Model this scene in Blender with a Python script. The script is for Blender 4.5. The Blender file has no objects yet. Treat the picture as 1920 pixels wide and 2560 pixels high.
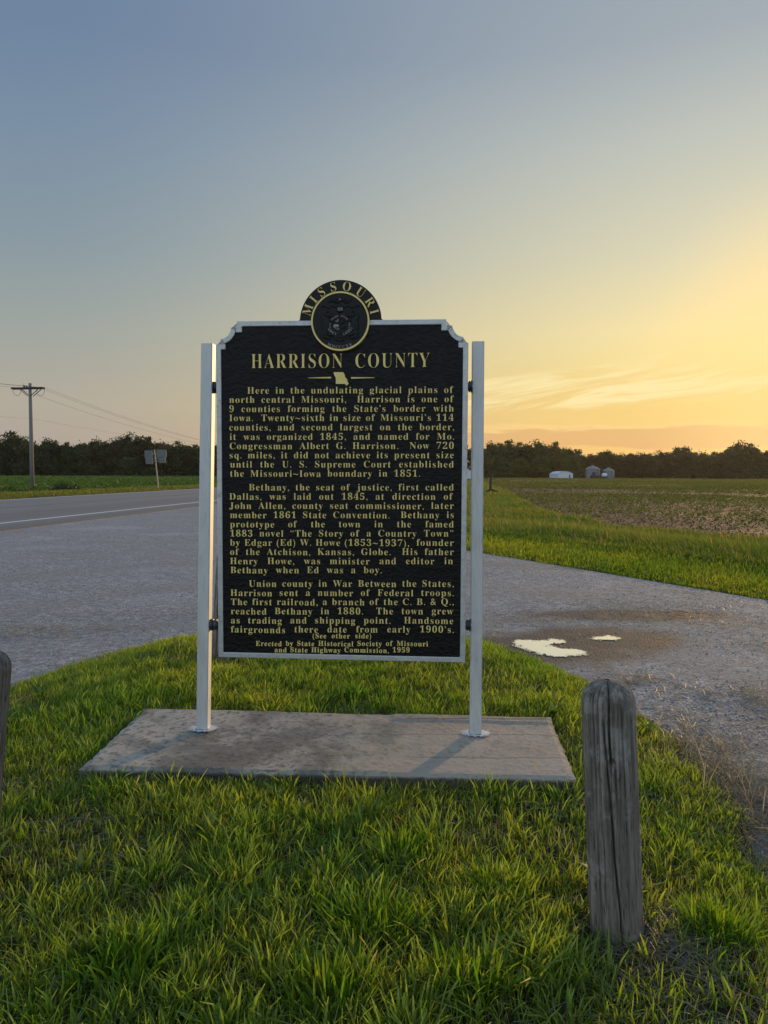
import bpy, bmesh, math, random
import numpy as np
from mathutils import Vector, Matrix
R = math.radians
S = bpy.context.scene
COL = S.collection
rng = np.random.default_rng(11)
random.seed(5)

# ------------------------------------------------------------------ camera
F, CX, CY, CAMZ = 1800.0, 960.0, 1280.0, 1.30
cam = bpy.data.cameras.new('camera'); co = bpy.data.objects.new('camera', cam); COL.objects.link(co)
cam.sensor_fit = 'VERTICAL'; cam.sensor_height = 36; cam.lens = 36 * F / 2560
cam.clip_start = 0.05; cam.clip_end = 6000
rot = Matrix.Rotation(R(90 - 3.08), 3, 'X') @ Matrix.Rotation(R(0.25), 3, 'Z')
co.matrix_world = Matrix.Translation((0, 0, CAMZ)) @ rot.to_4x4()
S.camera = co
CP = Vector((0, 0, CAMZ))

HAZE_D = .00006
# ------------------------------------------------------------------ light
SUN_AZ, SUN_EL = 33.0, 8.5
S.view_settings.view_transform = 'Standard'; S.view_settings.look = 'None'
S.view_settings.exposure = 0.0; S.view_settings.gamma = 1.0
sd = Vector((math.sin(R(SUN_AZ)) * math.cos(R(SUN_EL)), math.cos(R(SUN_AZ)) * math.cos(R(SUN_EL)), math.sin(R(SUN_EL))))
sl = bpy.data.lights.new('sun', 'SUN'); so = bpy.data.objects.new('sun', sl); COL.objects.link(so)
sl.energy = 3.8; sl.angle = R(1.3); sl.color = (1.0, 0.64, 0.30)
so.rotation_euler = (-sd).to_track_quat('-Z', 'Y').to_euler()


class NT:
    """small node-tree writer"""
    def __init__(s, tree): s.t = tree
    def n(s, typ, **kw):
        nd = s.t.nodes.new(typ)
        for k, v in kw.items():
            if k == 'inp':
                for kk, vv in v.items():
                    if isinstance(vv, bpy.types.NodeSocket): s.t.links.new(vv, nd.inputs[kk])
                    else: nd.inputs[kk].default_value = vv
            else: setattr(nd, k, v)
        return nd
    def m(s, op, a, b=0.0, c=None, clamp=False):
        nd = s.t.nodes.new('ShaderNodeMath'); nd.operation = op; nd.use_clamp = clamp
        for i, v in enumerate((a, b) if c is None else (a, b, c)):
            if isinstance(v, bpy.types.NodeSocket): s.t.links.new(v, nd.inputs[i])
            else: nd.inputs[i].default_value = v
        return nd.outputs[0]
    def mix(s, f, a, b, blend='MIX'):
        nd = s.t.nodes.new('ShaderNodeMix'); nd.data_type = 'RGBA'; nd.blend_type = blend
        for i, v in ((0, f), (6, a), (7, b)):
            if isinstance(v, bpy.types.NodeSocket): s.t.links.new(v, nd.inputs[i])
            elif i == 0: nd.inputs[0].default_value = v
            else: nd.inputs[i].default_value = (*v, 1) if len(v) == 3 else v
        return nd.outputs[2]
    def ramp(s, fac, stops, interp='LINEAR'):
        nd = s.t.nodes.new('ShaderNodeValToRGB'); cr = nd.color_ramp; cr.interpolation = interp
        while len(cr.elements) < len(stops): cr.elements.new(0.5)
        for e, (p, c) in zip(cr.elements, stops):
            e.position = p; e.color = (*c, 1) if not isinstance(c, float) else (c, c, c, 1)
        s.t.links.new(fac, nd.inputs[0]); return nd.outputs[0]
    def smooth(s, v, lo, hi):
        nd = s.t.nodes.new('ShaderNodeMapRange'); nd.interpolation_type = 'SMOOTHSTEP'
        s.t.links.new(v, nd.inputs[0]); nd.inputs[1].default_value = lo; nd.inputs[2].default_value = hi
        return nd.outputs[0]
    def noise(s, vec, scale, detail=3, rough=0.5, dist=0.0):
        nd = s.t.nodes.new('ShaderNodeTexNoise'); s.t.links.new(vec, nd.inputs['Vector'])
        nd.inputs['Scale'].default_value = scale; nd.inputs['Detail'].default_value = detail
        nd.inputs['Roughness'].default_value = rough; nd.inputs['Distortion'].default_value = dist
        return nd.outputs[0]
    def scalev(s, vec, v):
        nd = s.t.nodes.new('ShaderNodeVectorMath'); nd.operation = 'MULTIPLY'
        s.t.links.new(vec, nd.inputs[0]); nd.inputs[1].default_value = v; return nd.outputs[0]
    def bump(s, height, strength, dist, normal=None):
        nd = s.t.nodes.new('ShaderNodeBump'); s.t.links.new(height, nd.inputs['Height'])
        nd.inputs['Strength'].default_value = strength; nd.inputs['Distance'].default_value = dist
        if normal is not None: s.t.links.new(normal, nd.inputs['Normal'])
        return nd.outputs[0]


def lin(c):
    return tuple(((v / 255 + .055) / 1.055) ** 2.4 if v > 10 else v / 255 / 12.92 for v in c)

# ------------------------------------------------------------------ sky
W = bpy.data.worlds.new('World'); S.world = W; W.use_nodes = True
q = NT(W.node_tree); bg = W.node_tree.nodes['Background']
geo = q.n('ShaderNodeTexCoord').outputs['Generated']
sep = q.n('ShaderNodeSeparateXYZ', inp={0: geo}); X, Y, Z = sep.outputs
zc = q.m('MAXIMUM', Z, 0.0)
hl = q.m('SQRT', q.m('ADD', q.m('MULTIPLY', X, X), q.m('MULTIPLY', Y, Y)))
cosd = q.m('DIVIDE', q.m('ADD', q.m('MULTIPLY', X, math.sin(R(SUN_AZ))), q.m('MULTIPLY', Y, math.cos(R(SUN_AZ)))), q.m('MAXIMUM', hl, 1e-4))
f = q.m('POWER', q.m('DIVIDE', q.m('SUBTRACT', cosd, 0.485), 0.511, clamp=True), 1.95)
f = q.m('MULTIPLY', f, q.smooth(hl, 0.15, 0.75))
ra = q.ramp(zc, [(0.0, lin((172, 158, 148))), (.045, lin((178, 167, 154))), (.09, lin((180, 172, 156))), (.183, lin((160, 167, 161))),
                 (.271, lin((141, 157, 164))), (.39, lin((125, 146, 166))), (.484, lin((113, 135, 162))), (1.0, lin((92, 116, 152)))])
rb = q.ramp(zc, [(0.0, lin((240, 186, 104))), (.045, lin((255, 204, 106))), (.09, lin((255, 224, 122))), (.183, lin((252, 231, 165))),
                 (.271, lin((226, 219, 182))), (.39, lin((197, 201, 189))), (.484, lin((167, 177, 182))), (1.0, lin((105, 126, 156)))])
rc = q.ramp(zc, [(0.0, lin((152, 152, 152))), (.12, lin((156, 160, 162))), (.3, lin((138, 150, 158))), (.6, lin((112, 130, 146))), (1.0, lin((98, 118, 142)))])
fc = q.smooth(cosd, 0.45, -0.5)
rcb = q.scalev(rc, (3.2, 3.2, 3.2))
up = q.n('ShaderNodeVectorMath', operation='SCALE', inp={0: ra, 'Scale': q.m('ADD', 1.0, q.m('MULTIPLY', q.smooth(Z, .50, .85), 1.5))}).outputs[0]
base = q.mix(f, q.mix(fc, up, rcb), rb)
# thin gold cirrus low over the sunset side, and a soft bank beneath it
az = q.m('ARCTAN2', X, Y)
cv = q.n('ShaderNodeCombineXYZ', inp={0: q.m('MULTIPLY', az, 5.0), 1: q.m('ADD', q.m('MULTIPLY', Z, 46.0), q.m('MULTIPLY', az, -6.0)), 2: 1.7}).outputs[0]
n1 = q.noise(cv, 1.0, 6, 0.62, 0.9)
m1 = q.m('MULTIPLY', q.smooth(Z, .070, .10), q.smooth(Z, .165, .115))
c1 = q.m('MULTIPLY', q.m('MULTIPLY', q.smooth(n1, .43, .62), m1), q.smooth(cosd, .72, .95))
pch = q.m('MULTIPLY', q.m('MULTIPLY', q.smooth(Z, .05, .085), q.smooth(Z, .155, .10)), q.smooth(cosd, .74, .93)); base = q.mix(q.m('MULTIPLY', pch, .32), base, lin((240, 190, 122)))
base = q.mix(q.m('MULTIPLY', c1, .9), base, lin((255, 236, 172)))
cv2 = q.n('ShaderNodeCombineXYZ', inp={0: q.m('MULTIPLY', az, 6.0), 1: q.m('MULTIPLY', Z, 55.0), 2: 4.2}).outputs[0]
n2 = q.noise(cv2, 1.0, 5, 0.6, 0.3)
zz = q.m('ADD', Z, q.m('MULTIPLY', q.m('SUBTRACT', n2, .5), .05))
m2 = q.m('MULTIPLY', q.smooth(zz, .030, .038), q.smooth(zz, .066, .060))
base = q.mix(q.m('MULTIPLY', q.m('MULTIPLY', m2, .55), q.smooth(cosd, .70, .9)), base, lin((216, 160, 112)))
e2 = q.m('MULTIPLY', q.smooth(zz, .057, .0625), q.smooth(zz, .070, .064))
base = q.mix(q.m('MULTIPLY', q.m('MULTIPLY', e2, .6), q.smooth(cosd, .74, .9)), base, lin((255, 214, 140)))
ca_ = q.m('ADD', q.m('MULTIPLY', cosd, q.m('MULTIPLY', hl, math.cos(R(SUN_EL - 1.5)))), q.m('MULTIPLY', Z, math.sin(R(SUN_EL - 1.5))))
gl = q.m('POWER', q.smooth(ca_, .960, 1.0), 1.6)
base = q.mix(q.m('MULTIPLY', gl, .5), base, (1.2, .84, .33))
sk = q.n('ShaderNodeTexSky', sky_type='NISHITA', sun_disc=False, sun_elevation=R(SUN_EL), sun_rotation=R(SUN_AZ), dust_density=1.0)
nish = q.scalev(sk.outputs[0], (0.6, 0.6, 0.6))
base10 = q.scalev(base, (10, 10, 10.2))
nishc = q.n('ShaderNodeVectorMath', operation='MINIMUM', inp={0: nish, 1: (11.0, 8.0, 5.0)}).outputs[0]
fin = q.mix(0.08, base10, nishc)
W.node_tree.links.new(fin, bg.inputs[0]); bg.inputs[1].default_value = 0.10

# ------------------------------------------------------------------ helpers
def ray(px, py):
    return (rot @ Vector(((px - CX) / F, -(py - CY) / F, -1.0)))
def on_z(px, py, z=0.0):
    d = ray(px, py); t = (z - CAMZ) / d.z; return CP + d * t
def at_y(px, py, y):
    d = ray(px, py); return CP + d * (y / d.y)

def np_mesh(name, V, Fc, tint=None, smooth=False):
    me = bpy.data.meshes.new(name); V = np.asarray(V, np.float32); Fc = np.asarray(Fc, np.int32); k = Fc.shape[1]
    me.vertices.add(len(V)); me.vertices.foreach_set('co', V.ravel())
    me.loops.add(Fc.size); me.loops.foreach_set('vertex_index', Fc.ravel())
    me.polygons.add(len(Fc)); me.polygons.foreach_set('loop_start', np.arange(0, Fc.size, k, dtype=np.int32))
    if smooth: me.polygons.foreach_set('use_smooth', np.ones(len(Fc), bool))
    me.update(calc_edges=True)
    if tint is not None:
        at = me.attributes.new('tint', 'FLOAT_COLOR', 'POINT')
        c = np.ones((len(V), 4), np.float32); c[:, :3] = tint; at.data.foreach_set('color', c.ravel())
    return me

def link(name, me, mat=None, parent=None, loc=None):
    o = bpy.data.objects.new(name, me); COL.objects.link(o)
    if mat is not None and me is not None: me.materials.append(mat)
    if parent is not None: o.parent = parent
    if loc is not None: o.location = loc
    return o
def tag(o, label=None, cat=None, group=None, kind=None):
    if label: o['label'] = label
    if cat: o['category'] = cat
    if group: o['group'] = group
    if kind: o['kind'] = kind
    return o
def empty(name, loc, label, cat, group=None, rz=0.0):
    o = bpy.data.objects.new(name, None); COL.objects.link(o); o.location = loc; o.rotation_euler = (0, 0, rz)
    o.empty_display_size = .2
    return tag(o, label, cat, group)

class MB:
    """mesh collector: boxes, tubes, prisms, lathes gathered in one bmesh"""
    def __init__(s): s.b = bmesh.new()
    def box(s, c, d, M=None, bev=0.0):
        r = bmesh.ops.create_cube(s.b, size=1.0); vs = r['verts']
        for v in vs:
            v.co = Vector((v.co.x * d[0], v.co.y * d[1], v.co.z * d[2])) + Vector(c)
        if bev:
            es = list({e for v in vs for e in v.link_edges})
            out = bmesh.ops.bevel(s.b, geom=es, offset=bev, segments=2, affect='EDGES', profile=.5)
            vs = list({v for f_ in out['faces'] for v in f_.verts} | {v for v in vs if v.is_valid})
        if M is not None:
            for v in vs: v.co = M @ v.co
        return vs
    def tube(s, pts, rad, n=8, cap=True):
        pts = [Vector(p) for p in pts]; rad = rad if hasattr(rad, '__len__') else [rad] * len(pts); rings = []
        for i, p in enumerate(pts):
            d = (pts[min(i + 1, len(pts) - 1)] - pts[max(i - 1, 0)]).normalized()
            a = d.orthogonal().normalized() if i == 0 else (a - d * a.dot(d)).normalized()
            b = d.cross(a)
            rings.append([s.b.verts.new(p + (a * math.cos(2 * math.pi * k / n) + b * math.sin(2 * math.pi * k / n)) * rad[i]) for k in range(n)])
        for A, B in zip(rings, rings[1:]):
            for k in range(n): s.b.faces.new((A[k], A[(k + 1) % n], B[(k + 1) % n], B[k]))
        if cap: s.b.faces.new(rings[0][::-1]); s.b.faces.new(rings[-1])
    def prism(s, poly, w0, w1, T):
        """poly of (u, v); extruded w0..w1 ; T maps (u, v, w) to a point"""
        A = [s.b.verts.new(T(u, v, w0)) for u, v in poly]; B = [s.b.verts.new(T(u, v, w1)) for u, v in poly]
        n = len(poly)
        for k in range(n): s.b.faces.new((A[k], A[(k + 1) % n], B[(k + 1) % n], B[k]))
        s.b.faces.new(A[::-1]); s.b.faces.new(B)
    def ring(s, P, Q_, w0, w1, T):
        n = len(P); g = [[s.b.verts.new(T(u, v, w)) for u, v in L] for L, w in ((P, w0), (Q_, w0), (Q_, w1), (P, w1))]
        for k in range(n):
            j = (k + 1) % n
            for a in range(4):
                A, B = g[a], g[(a + 1) % 4]; s.b.faces.new((A[k], A[j], B[j], B[k]))
    def lathe(s, prof, c, n=32, axis='Z'):
        rings = []
        for r_, z in prof:
            rr = []
            for k in range(n):
                t = 2 * math.pi * k / n; p = Vector((r_ * math.cos(t), r_ * math.sin(t), z))
                if axis == 'X': p = Vector((p.z, p.x, p.y))
                if axis == 'Y': p = Vector((p.x, p.z, p.y))
                rr.append(s.b.verts.new(p + Vector(c)))
            rings.append(rr)
        for A, B in zip(rings, rings[1:]):
            for k in range(n): s.b.faces.new((A[k], A[(k + 1) % n], B[(k + 1) % n], B[k]))
        s.b.faces.new(rings[0][::-1]); s.b.faces.new(rings[-1])
    def build(s, name, mat=None, parent=None, smooth=False, loc=None):
        bmesh.ops.recalc_face_normals(s.b, faces=s.b.faces)
        me = bpy.data.meshes.new(name); s.b.to_mesh(me); s.b.free()
        if smooth: me.polygons.foreach_set('use_smooth', np.ones(len(me.polygons), bool))
        return link(name, me, mat, parent, loc)

def vnoise(x, y, scale, seed=0, oct=3):
    """smooth 2-D value noise, 0..1"""
    tot = np.zeros_like(x, dtype=float); amp = 1.0; nm = 0.0
    for o_ in range(oct):
        g = np.random.default_rng(seed * 17 + o_).random((256, 256))
        u = x * scale * 2 ** o_ + 1000.3; v = y * scale * 2 ** o_ + 1000.7
        i = np.floor(u).astype(int); j = np.floor(v).astype(int); a = u - i; b = v - j
        a = a * a * (3 - 2 * a); b = b * b * (3 - 2 * b); i %= 256; j %= 256; i1 = (i + 1) % 256; j1 = (j + 1) % 256
        tot += amp * ((g[i, j] * (1 - a) + g[i1, j] * a) * (1 - b) + (g[i, j1] * (1 - a) + g[i1, j1] * a) * b)
        nm += amp; amp *= .5
    return tot / nm
def sstep(v, lo, hi):
    t = np.clip((v - lo) / (hi - lo), 0, 1); return t * t * (3 - 2 * t)
def in_poly(x, y, poly):
    r = np.zeros(len(x), bool); n = len(poly)
    for k in range(n):
        (x0, y0), (x1, y1) = poly[k], poly[(k + 1) % n]
        if y0 == y1: continue
        c = ((y0 > y) != (y1 > y)) & (x < (x1 - x0) * (y - y0) / (y1 - y0) + x0); r ^= c
    return r
def poly_dist(x, y, poly):
    """distance to a polygon's outline, positive inside"""
    d = np.full(len(x), 1e9); n = len(poly)
    for k in range(n):
        ax, ay = poly[k]; bx, by = poly[(k + 1) % n]; ex, ey = bx - ax, by - ay
        t = np.clip(((x - ax) * ex + (y - ay) * ey) / (ex * ex + ey * ey + 1e-12), 0, 1)
        d = np.minimum(d, np.hypot(x - ax - t * ex, y - ay - t * ey))
    return np.where(in_poly(x, y, poly), d, -d)
def smooth_poly(P, it=2):
    for _ in range(it):
        Q_ = []
        for k in range(len(P)):
            a, b = P[k], P[(k + 1) % len(P)]
            Q_ += [(a[0] * .75 + b[0] * .25, a[1] * .75 + b[1] * .25), (a[0] * .25 + b[0] * .75, a[1] * .25 + b[1] * .75)]
        P = Q_
    return P

# ------------------------------------------------------------------ plan of the place (metres; camera at 0,0)
RS = 0.112; RC = 1 / math.hypot(1, RS)
def road_t(x, y): return (x + 9.5 - RS * (y - 17.5)) * RC       # 0 on the near white line, + towards the camera side
def road_pt(t, y): return (t / RC - 9.5 + RS * (y - 17.5), y)
def verge_g(x, y): return np.minimum((x - 1.6) * .868 + (y - 11.7) * .496, road_t(x, y) - 1.2)
def height(x, y):
    t = road_t(x, y); g = verge_g(x, y)
    hr = -.5 * sstep(g, 2.4, 9.0); hl_ = -.5 * sstep(-9.9 - t, 1.0, 14.0)
    return np.where(t > -4, hr, hl_)
LOT = [(9.5, -12), (6.2, 3), (4.05, 7.3), (3.4, 8.5), (2.7, 9.8), (1.7, 11.6), (.6, 13.6), (-.6, 16), (-1.8, 21), (-3.0, 30), (-4.2, 40)] \
    + [road_pt(1.3, y) for y in (44, 30, 18, 8, -12)]
ISLAND = smooth_poly([(-2.3, 4.1), (-2.1, 4.75), (-1.55, 5.65), (-.5, 6.1), (.45, 5.8), (.85, 5.35), (1.2, 4.55), (1.34, 3.8), (1.46, 3.25), (1.42, 2.7), (1.2, 2.3),
                      (1.25, 1.8), (1.5, 1.2), (1.3, .4), (.2, -.3), (-1.6, -.2), (-2.6, 1.0), (-2.7, 2.6)], 2)
def isl_h(x, y): return .006 + .072 * sstep(poly_dist(x, y, ISLAND), 0, .55) + .02 * (vnoise(x, y, 1.6, 3, 3) - .5)
A_SIGN = math.atan2(-.075, 1.104)
UX = Vector((math.cos(A_SIGN), math.sin(A_SIGN), 0)); NX = Vector((math.sin(A_SIGN), -math.cos(A_SIGN), 0))
SLAB_Z = .14
SLAB = [tuple(on_z(px, py, SLAB_Z).xy) for px, py in ((200, 1919), (1441, 1945), (1376, 1793), (364, 1767))]
FIELD_R = [(6.9, 23), (7.0, 34), (12.0, 75), road_pt(15.2, 290), (330, 290), (330, -30), (36, -6), (17, 10), (9.8, 18)]
FIELD_L = [road_pt(-24, 10), road_pt(-24, 290), (-330, 290), (-330, 10)]
PUDDLES = [[(1275, 1607), (1303, 1600), (1329, 1602), (1343, 1604), (1354, 1600), (1384, 1599), (1417, 1604), (1394, 1612), (1373, 1615), (1401, 1623), (1438, 1624), (1470, 1633), (1454, 1640), (1424, 1642), (1391, 1643), (1363, 1641), (1336, 1634), (1308, 1623), (1289, 1615)],
           [(1470, 1598), (1503, 1590), (1535, 1592), (1558, 1598), (1521, 1602), (1493, 1602)]]
PUD = [[tuple(on_z(px, py, 0.0).xy) for px, py in P] for P in PUDDLES]
PUDC = [(sum(p[0] for p in P) / len(P), sum(p[1] for p in P) / len(P)) for P in PUD]

# ------------------------------------------------------------------ materials
def mat(name):
    m = bpy.data.materials.new(name); m.use_nodes = True
    k = NT(m.node_tree); return m, k, m.node_tree.nodes['Principled BSDF']
def setp(k, p, col=None, rough=None, metal=None, normal=None, spec=None):
    for nm, v in (('Base Color', col), ('Roughness', rough), ('Metallic', metal), ('Normal', normal), ('Specular IOR Level', spec)):
        if v is None: continue
        if isinstance(v, bpy.types.NodeSocket): k.t.links.new(v, p.inputs[nm])
        else: p.inputs[nm].default_value = (*v, 1) if isinstance(v, tuple) else v
def simple(name, col, rough=.6, metal=0.0, spec=.5, var=.25, scale=8.0, bump=0.0, bscale=60.0, coord='Object'):
    m, k, p = mat(name); v = k.n('ShaderNodeTexCoord').outputs[coord]
    nz = k.noise(v, scale, 4, .6)
    c = k.mix(nz, tuple(x * (1 - var) for x in col), tuple(min(1, x * (1 + var)) for x in col))
    nm = k.bump(k.noise(v, bscale, 4, .6), bump, .004) if bump else None
    setp(k, p, c, rough, metal, nm, spec); return m
def foliage(name, trans=.42, gloss=.06, tcol=(1.5, 1.55, .55), rough=.45):
    m = bpy.data.materials.new(name); m.use_nodes = True; k = NT(m.node_tree); m.node_tree.nodes.remove(m.node_tree.nodes['Principled BSDF'])
    at = k.n('ShaderNodeAttribute', attribute_name='tint').outputs['Color']
    d = k.n('ShaderNodeBsdfDiffuse', inp={0: at}).outputs[0]
    tr = k.n('ShaderNodeBsdfTranslucent', inp={0: k.scalev(at, tcol)}).outputs[0]
    g = k.n('ShaderNodeBsdfGlossy', inp={0: (1, 1, 1, 1), 'Roughness': rough}).outputs[0]
    a = k.n('ShaderNodeMixShader', inp={0: trans, 1: d, 2: tr}).outputs[0]
    b = k.n('ShaderNodeMixShader', inp={0: gloss, 1: a, 2: g}).outputs[0]
    k.t.links.new(b, m.node_tree.nodes['Material Output'].inputs[0]); return m
M_GRASS = foliage('grass_blades', .52, .018, (1.55, 1.5, .45))
M_LEAF = foliage('tree_leaves', .30, .02, (1.5, 1.5, .6))
M_DRY = foliage('dry_stalks', .25, .04, (1.2, 1.1, .8))

m, k, p = mat('ground_soil'); v = k.n('ShaderNodeNewGeometry').outputs['Position']
n1_ = k.noise(v, .35, 6, .6); n2_ = k.noise(v, 9, 5, .65)
c = k.mix(k.smooth(n1_, .35, .65), (.035, .048, .016), (.055, .062, .022)); c = k.mix(k.smooth(n2_, .5, .75), c, (.05, .042, .026))
setp(k, p, c, .95, 0, k.bump(n2_, .8, .05), .1); M_GROUND = m
m, k, p = mat('turf_soil'); v = k.n('ShaderNodeNewGeometry').outputs['Position']
n1_ = k.noise(v, 3, 5, .6); n2_ = k.noise(v, 45, 4, .65)
c = k.mix(k.smooth(n1_, .35, .65), (.026, .028, .012), (.055, .045, .028)); c = k.mix(k.smooth(n2_, .45, .75), c, (.085, .07, .042))
setp(k, p, c, .95, 0, k.bump(n2_, 1, .02), .1); M_TURF = m

m, k, p = mat('gravel'); v = k.n('ShaderNodeNewGeometry').outputs['Position']
vo = k.n('ShaderNodeTexVoronoi', inp={'Vector': v, 'Scale': 62.0}); vo2 = k.n('ShaderNodeTexVoronoi', inp={'Vector': v, 'Scale': 150.0})
big = k.noise(v, .55, 5, .6, .4); mid = k.noise(k.scalev(v, (1, 1, 1)), 3.2, 5, .6)
stone = k.n('ShaderNodeSeparateColor', inp={0: vo.outputs['Color']}).outputs[0]
c = k.ramp(stone, [(0, (.13, .131, .131)), (.35, (.195, .197, .198)), (.8, (.295, .298, .299)), (1, (.46, .46, .457))])
c2 = k.ramp(k.n('ShaderNodeSeparateColor', inp={0: vo2.outputs['Color']}).outputs[0], [(0, (.12, .121, .121)), (1, (.30, .302, .302))])
c = k.mix(k.smooth(mid, .42, .62), c, c2)                                        # packed fines between stony areas
c = k.mix(k.m('MULTIPLY', k.smooth(big, .50, .72), .35), c, (.18, .17, .155))       # dusty and muddy sweeps
c = k.mix(k.m('MULTIPLY', k.smooth(big, .48, .30), .35), c, (.38, .385, .40))
sx = k.n('ShaderNodeSeparateXYZ', inp={0: v}); wet = None
for (wx, wy), (rx_, ry_) in zip(PUDC + [(2.3, 6.6)], ((.80, .60), (.75, .50), (1.1, .35))):
    dx = k.m('DIVIDE', k.m('SUBTRACT', sx.outputs[0], wx), rx_); dy = k.m('DIVIDE', k.m('SUBTRACT', sx.outputs[1], wy), ry_)
    dd = k.m('ADD', k.m('SQRT', k.m('ADD', k.m('MULTIPLY', dx, dx), k.m('MULTIPLY', dy, dy))), k.m('MULTIPLY', k.m('SUBTRACT', mid, .5), 1.2))
    w_ = k.smooth(dd, 1.15, .55); wet = w_ if wet is None else k.m('MAXIMUM', wet, w_)
WET = wet
gxx, gyy = k.m('ADD', sx.outputs[0], .4), k.m('SUBTRACT', sx.outputs[1], 2.4)
er = k.m('ADD', k.m('SQRT', k.m('ADD', k.m('MULTIPLY', gxx, gxx), k.m('MULTIPLY', k.m('MULTIPLY', gyy, gyy), .55))), k.m('MULTIPLY', k.m('SUBTRACT', big, .5), .9))
for e0, ew in ((3.15, .30), (4.55, .34), (6.3, .4)):
    tr_ = k.smooth(k.m('ABSOLUTE', k.m('SUBTRACT', er, e0)), ew, ew * .35); c = k.mix(k.m('MULTIPLY', tr_, .5), c, k.mix(mid, (.15, .145, .135), (.25, .245, .235)))
mud = k.m('MULTIPLY', k.smooth(k.noise(k.scalev(v, (.7, 1.0, 1)), .9, 5, .62, .6), .50, .64), k.smooth(sx.outputs[0], .2, 1.6)); c = k.mix(k.m('MULTIPLY', mud, .55), c, (.125, .108, .088))
fine = k.noise(v, 13, 5, .75); c = k.mix(k.m('MULTIPLY', k.smooth(fine, .50, .66), .5), c, (.40, .40, .395)); c = k.mix(k.m('MULTIPLY', k.smooth(fine, .48, .34), .5), c, (.07, .07, .07))
c = k.mix(k.m('MULTIPLY', WET, .88), c, (.05, .047, .042))
hgt = k.m('ADD', k.m('MULTIPLY', vo.outputs['Distance'], -1.0), k.m('MULTIPLY', vo2.outputs['Distance'], -.4))
nb = k.bump(k.m('ADD', hgt, k.m('MULTIPLY', fine, .7)), .6, .014)
nb = k.bump(big, .25, .2, nb)
setp(k, p, c, k.m('SUBTRACT', .92, k.m('MULTIPLY', wet, .12)), 0, nb, .12); M_GRAVEL = m

m, k, p = mat('asphalt'); v = k.n('ShaderNodeNewGeometry').outputs['Position']
sx = k.n('ShaderNodeSeparateXYZ', inp={0: v})
tt = k.m('ADD', k.m('ADD', sx.outputs[0], 9.5 + RS * 17.5), k.m('MULTIPLY', sx.outputs[1], -RS))
n1_ = k.noise(k.scalev(v, (1, .12, 1)), 1.4, 5, .6); n2_ = k.noise(v, 90, 3, .6)
c = k.mix(n1_, (.10, .10, .105), (.165, .165, .17))
band = k.m('MULTIPLY', k.smooth(tt, -3.2, -2.2), k.smooth(tt, -.2, -1.2)); c = k.mix(k.m('MULTIPLY', band, .45), c, (.085, .083, .085))
c = k.mix(k.m('MULTIPLY', k.smooth(tt, .15, .9), .55), c, (.075, .072, .07))
crack = k.smooth(k.m('ABSOLUTE', k.m('ADD', k.m('ADD', tt, 4.75), k.m('MULTIPLY', k.m('SUBTRACT', k.noise(k.scalev(v, (1, .4, 1)), 1.2, 4), .5), .5))), .13, .05)
c = k.mix(k.m('MULTIPLY', crack, .8), c, (.03, .03, .03)); c = k.mix(k.m('MULTIPLY', n2_, .25), c, (.22, .22, .22))
setp(k, p, c, .85, 0, k.bump(n2_, .5, .006), .35); M_ASPH = m
M_PAINT = simple('road_paint', (.62, .62, .60), .7, var=.2, scale=4)

m, k, p = mat('field_soil'); v = k.n('ShaderNodeNewGeometry').outputs['Position']
n1_ = k.noise(v, .10, 5, .65, .5); n2_ = k.noise(v, 2.2, 6, .7); n3_ = k.noise(k.scalev(v, (.25, 1.3, 1)), 1.0, 4, .6)
c = k.mix(n2_, (.030, .021, .016), (.085, .06, .045)); c = k.mix(k.smooth(n3_, .52, .70), c, (.095, .073, .053))
damp = k.smooth(n1_, .52, .66)
setp(k, p, c, k.m('SUBTRACT', .95, k.m('MULTIPLY', damp, .15)), 0, k.bump(n2_, .5, .06), .08); M_SOIL = m
M_CROPSOIL = simple('crop_soil', (.04, .055, .018), .95, var=.4, scale=.6, spec=.1, coord='Object')

m, k, p = mat('puddle_water'); setp(k, p, (.86, .90, .98), .04, .9, k.bump(k.noise(k.n('ShaderNodeNewGeometry').outputs['Position'], 14, 2), .02, .01), .5)
p.inputs['IOR'].default_value = 1.6; ed_ = k.n('ShaderNodeAttribute', attribute_name='tint').outputs['Fac']
wv_ = k.n('ShaderNodeNewGeometry').outputs['Position']; ed_ = k.m('ADD', ed_, k.m('MULTIPLY', k.m('SUBTRACT', k.noise(wv_, 60, 5, .75), .5), .20))
k.t.links.new(k.smooth(ed_, .488, .516), p.inputs['Alpha']); M_WATER = m

m, k, p = mat('weathered_concrete'); v = k.n('ShaderNodeTexCoord').outputs['Object']
n1_ = k.noise(v, 2.6, 6, .65, .3); n2_ = k.noise(v, 34, 5, .7); n3_ = k.noise(k.scalev(v, (.5, 2, 1)), 6, 5, .6)
c = k.ramp(n1_, [(.34, (.14, .127, .108)), (.48, (.25, .226, .19)), (.66, (.37, .335, .285))])
c = k.mix(k.m('MULTIPLY', k.smooth(n2_, .50, .62), .7), c, (.055, .052, .048))
c = k.mix(k.m('MULTIPLY', k.smooth(n3_, .55, .75), .35), c, (.36, .34, .31))
sx = k.n('ShaderNodeSeparateXYZ', inp={0: v}); rgt = k.smooth(k.m('ADD', sx.outputs[0], k.m('MULTIPLY', k.m('SUBTRACT', n1_, .5), .8)), -.1, .35)
c = k.mix(k.m('MULTIPLY', rgt, .6), c, k.mix(n3_, (.255, .215, .165), (.34, .29, .23))); c = k.mix(k.m('MULTIPLY', k.m('MULTIPLY', k.m('SUBTRACT', 1.0, rgt), k.smooth(n1_, .56, .42)), .5), c, (.10, .094, .083)); wob = k.m('MULTIPLY', k.m('SUBTRACT', k.noise(v, 7, 4), .5), .05)
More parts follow.
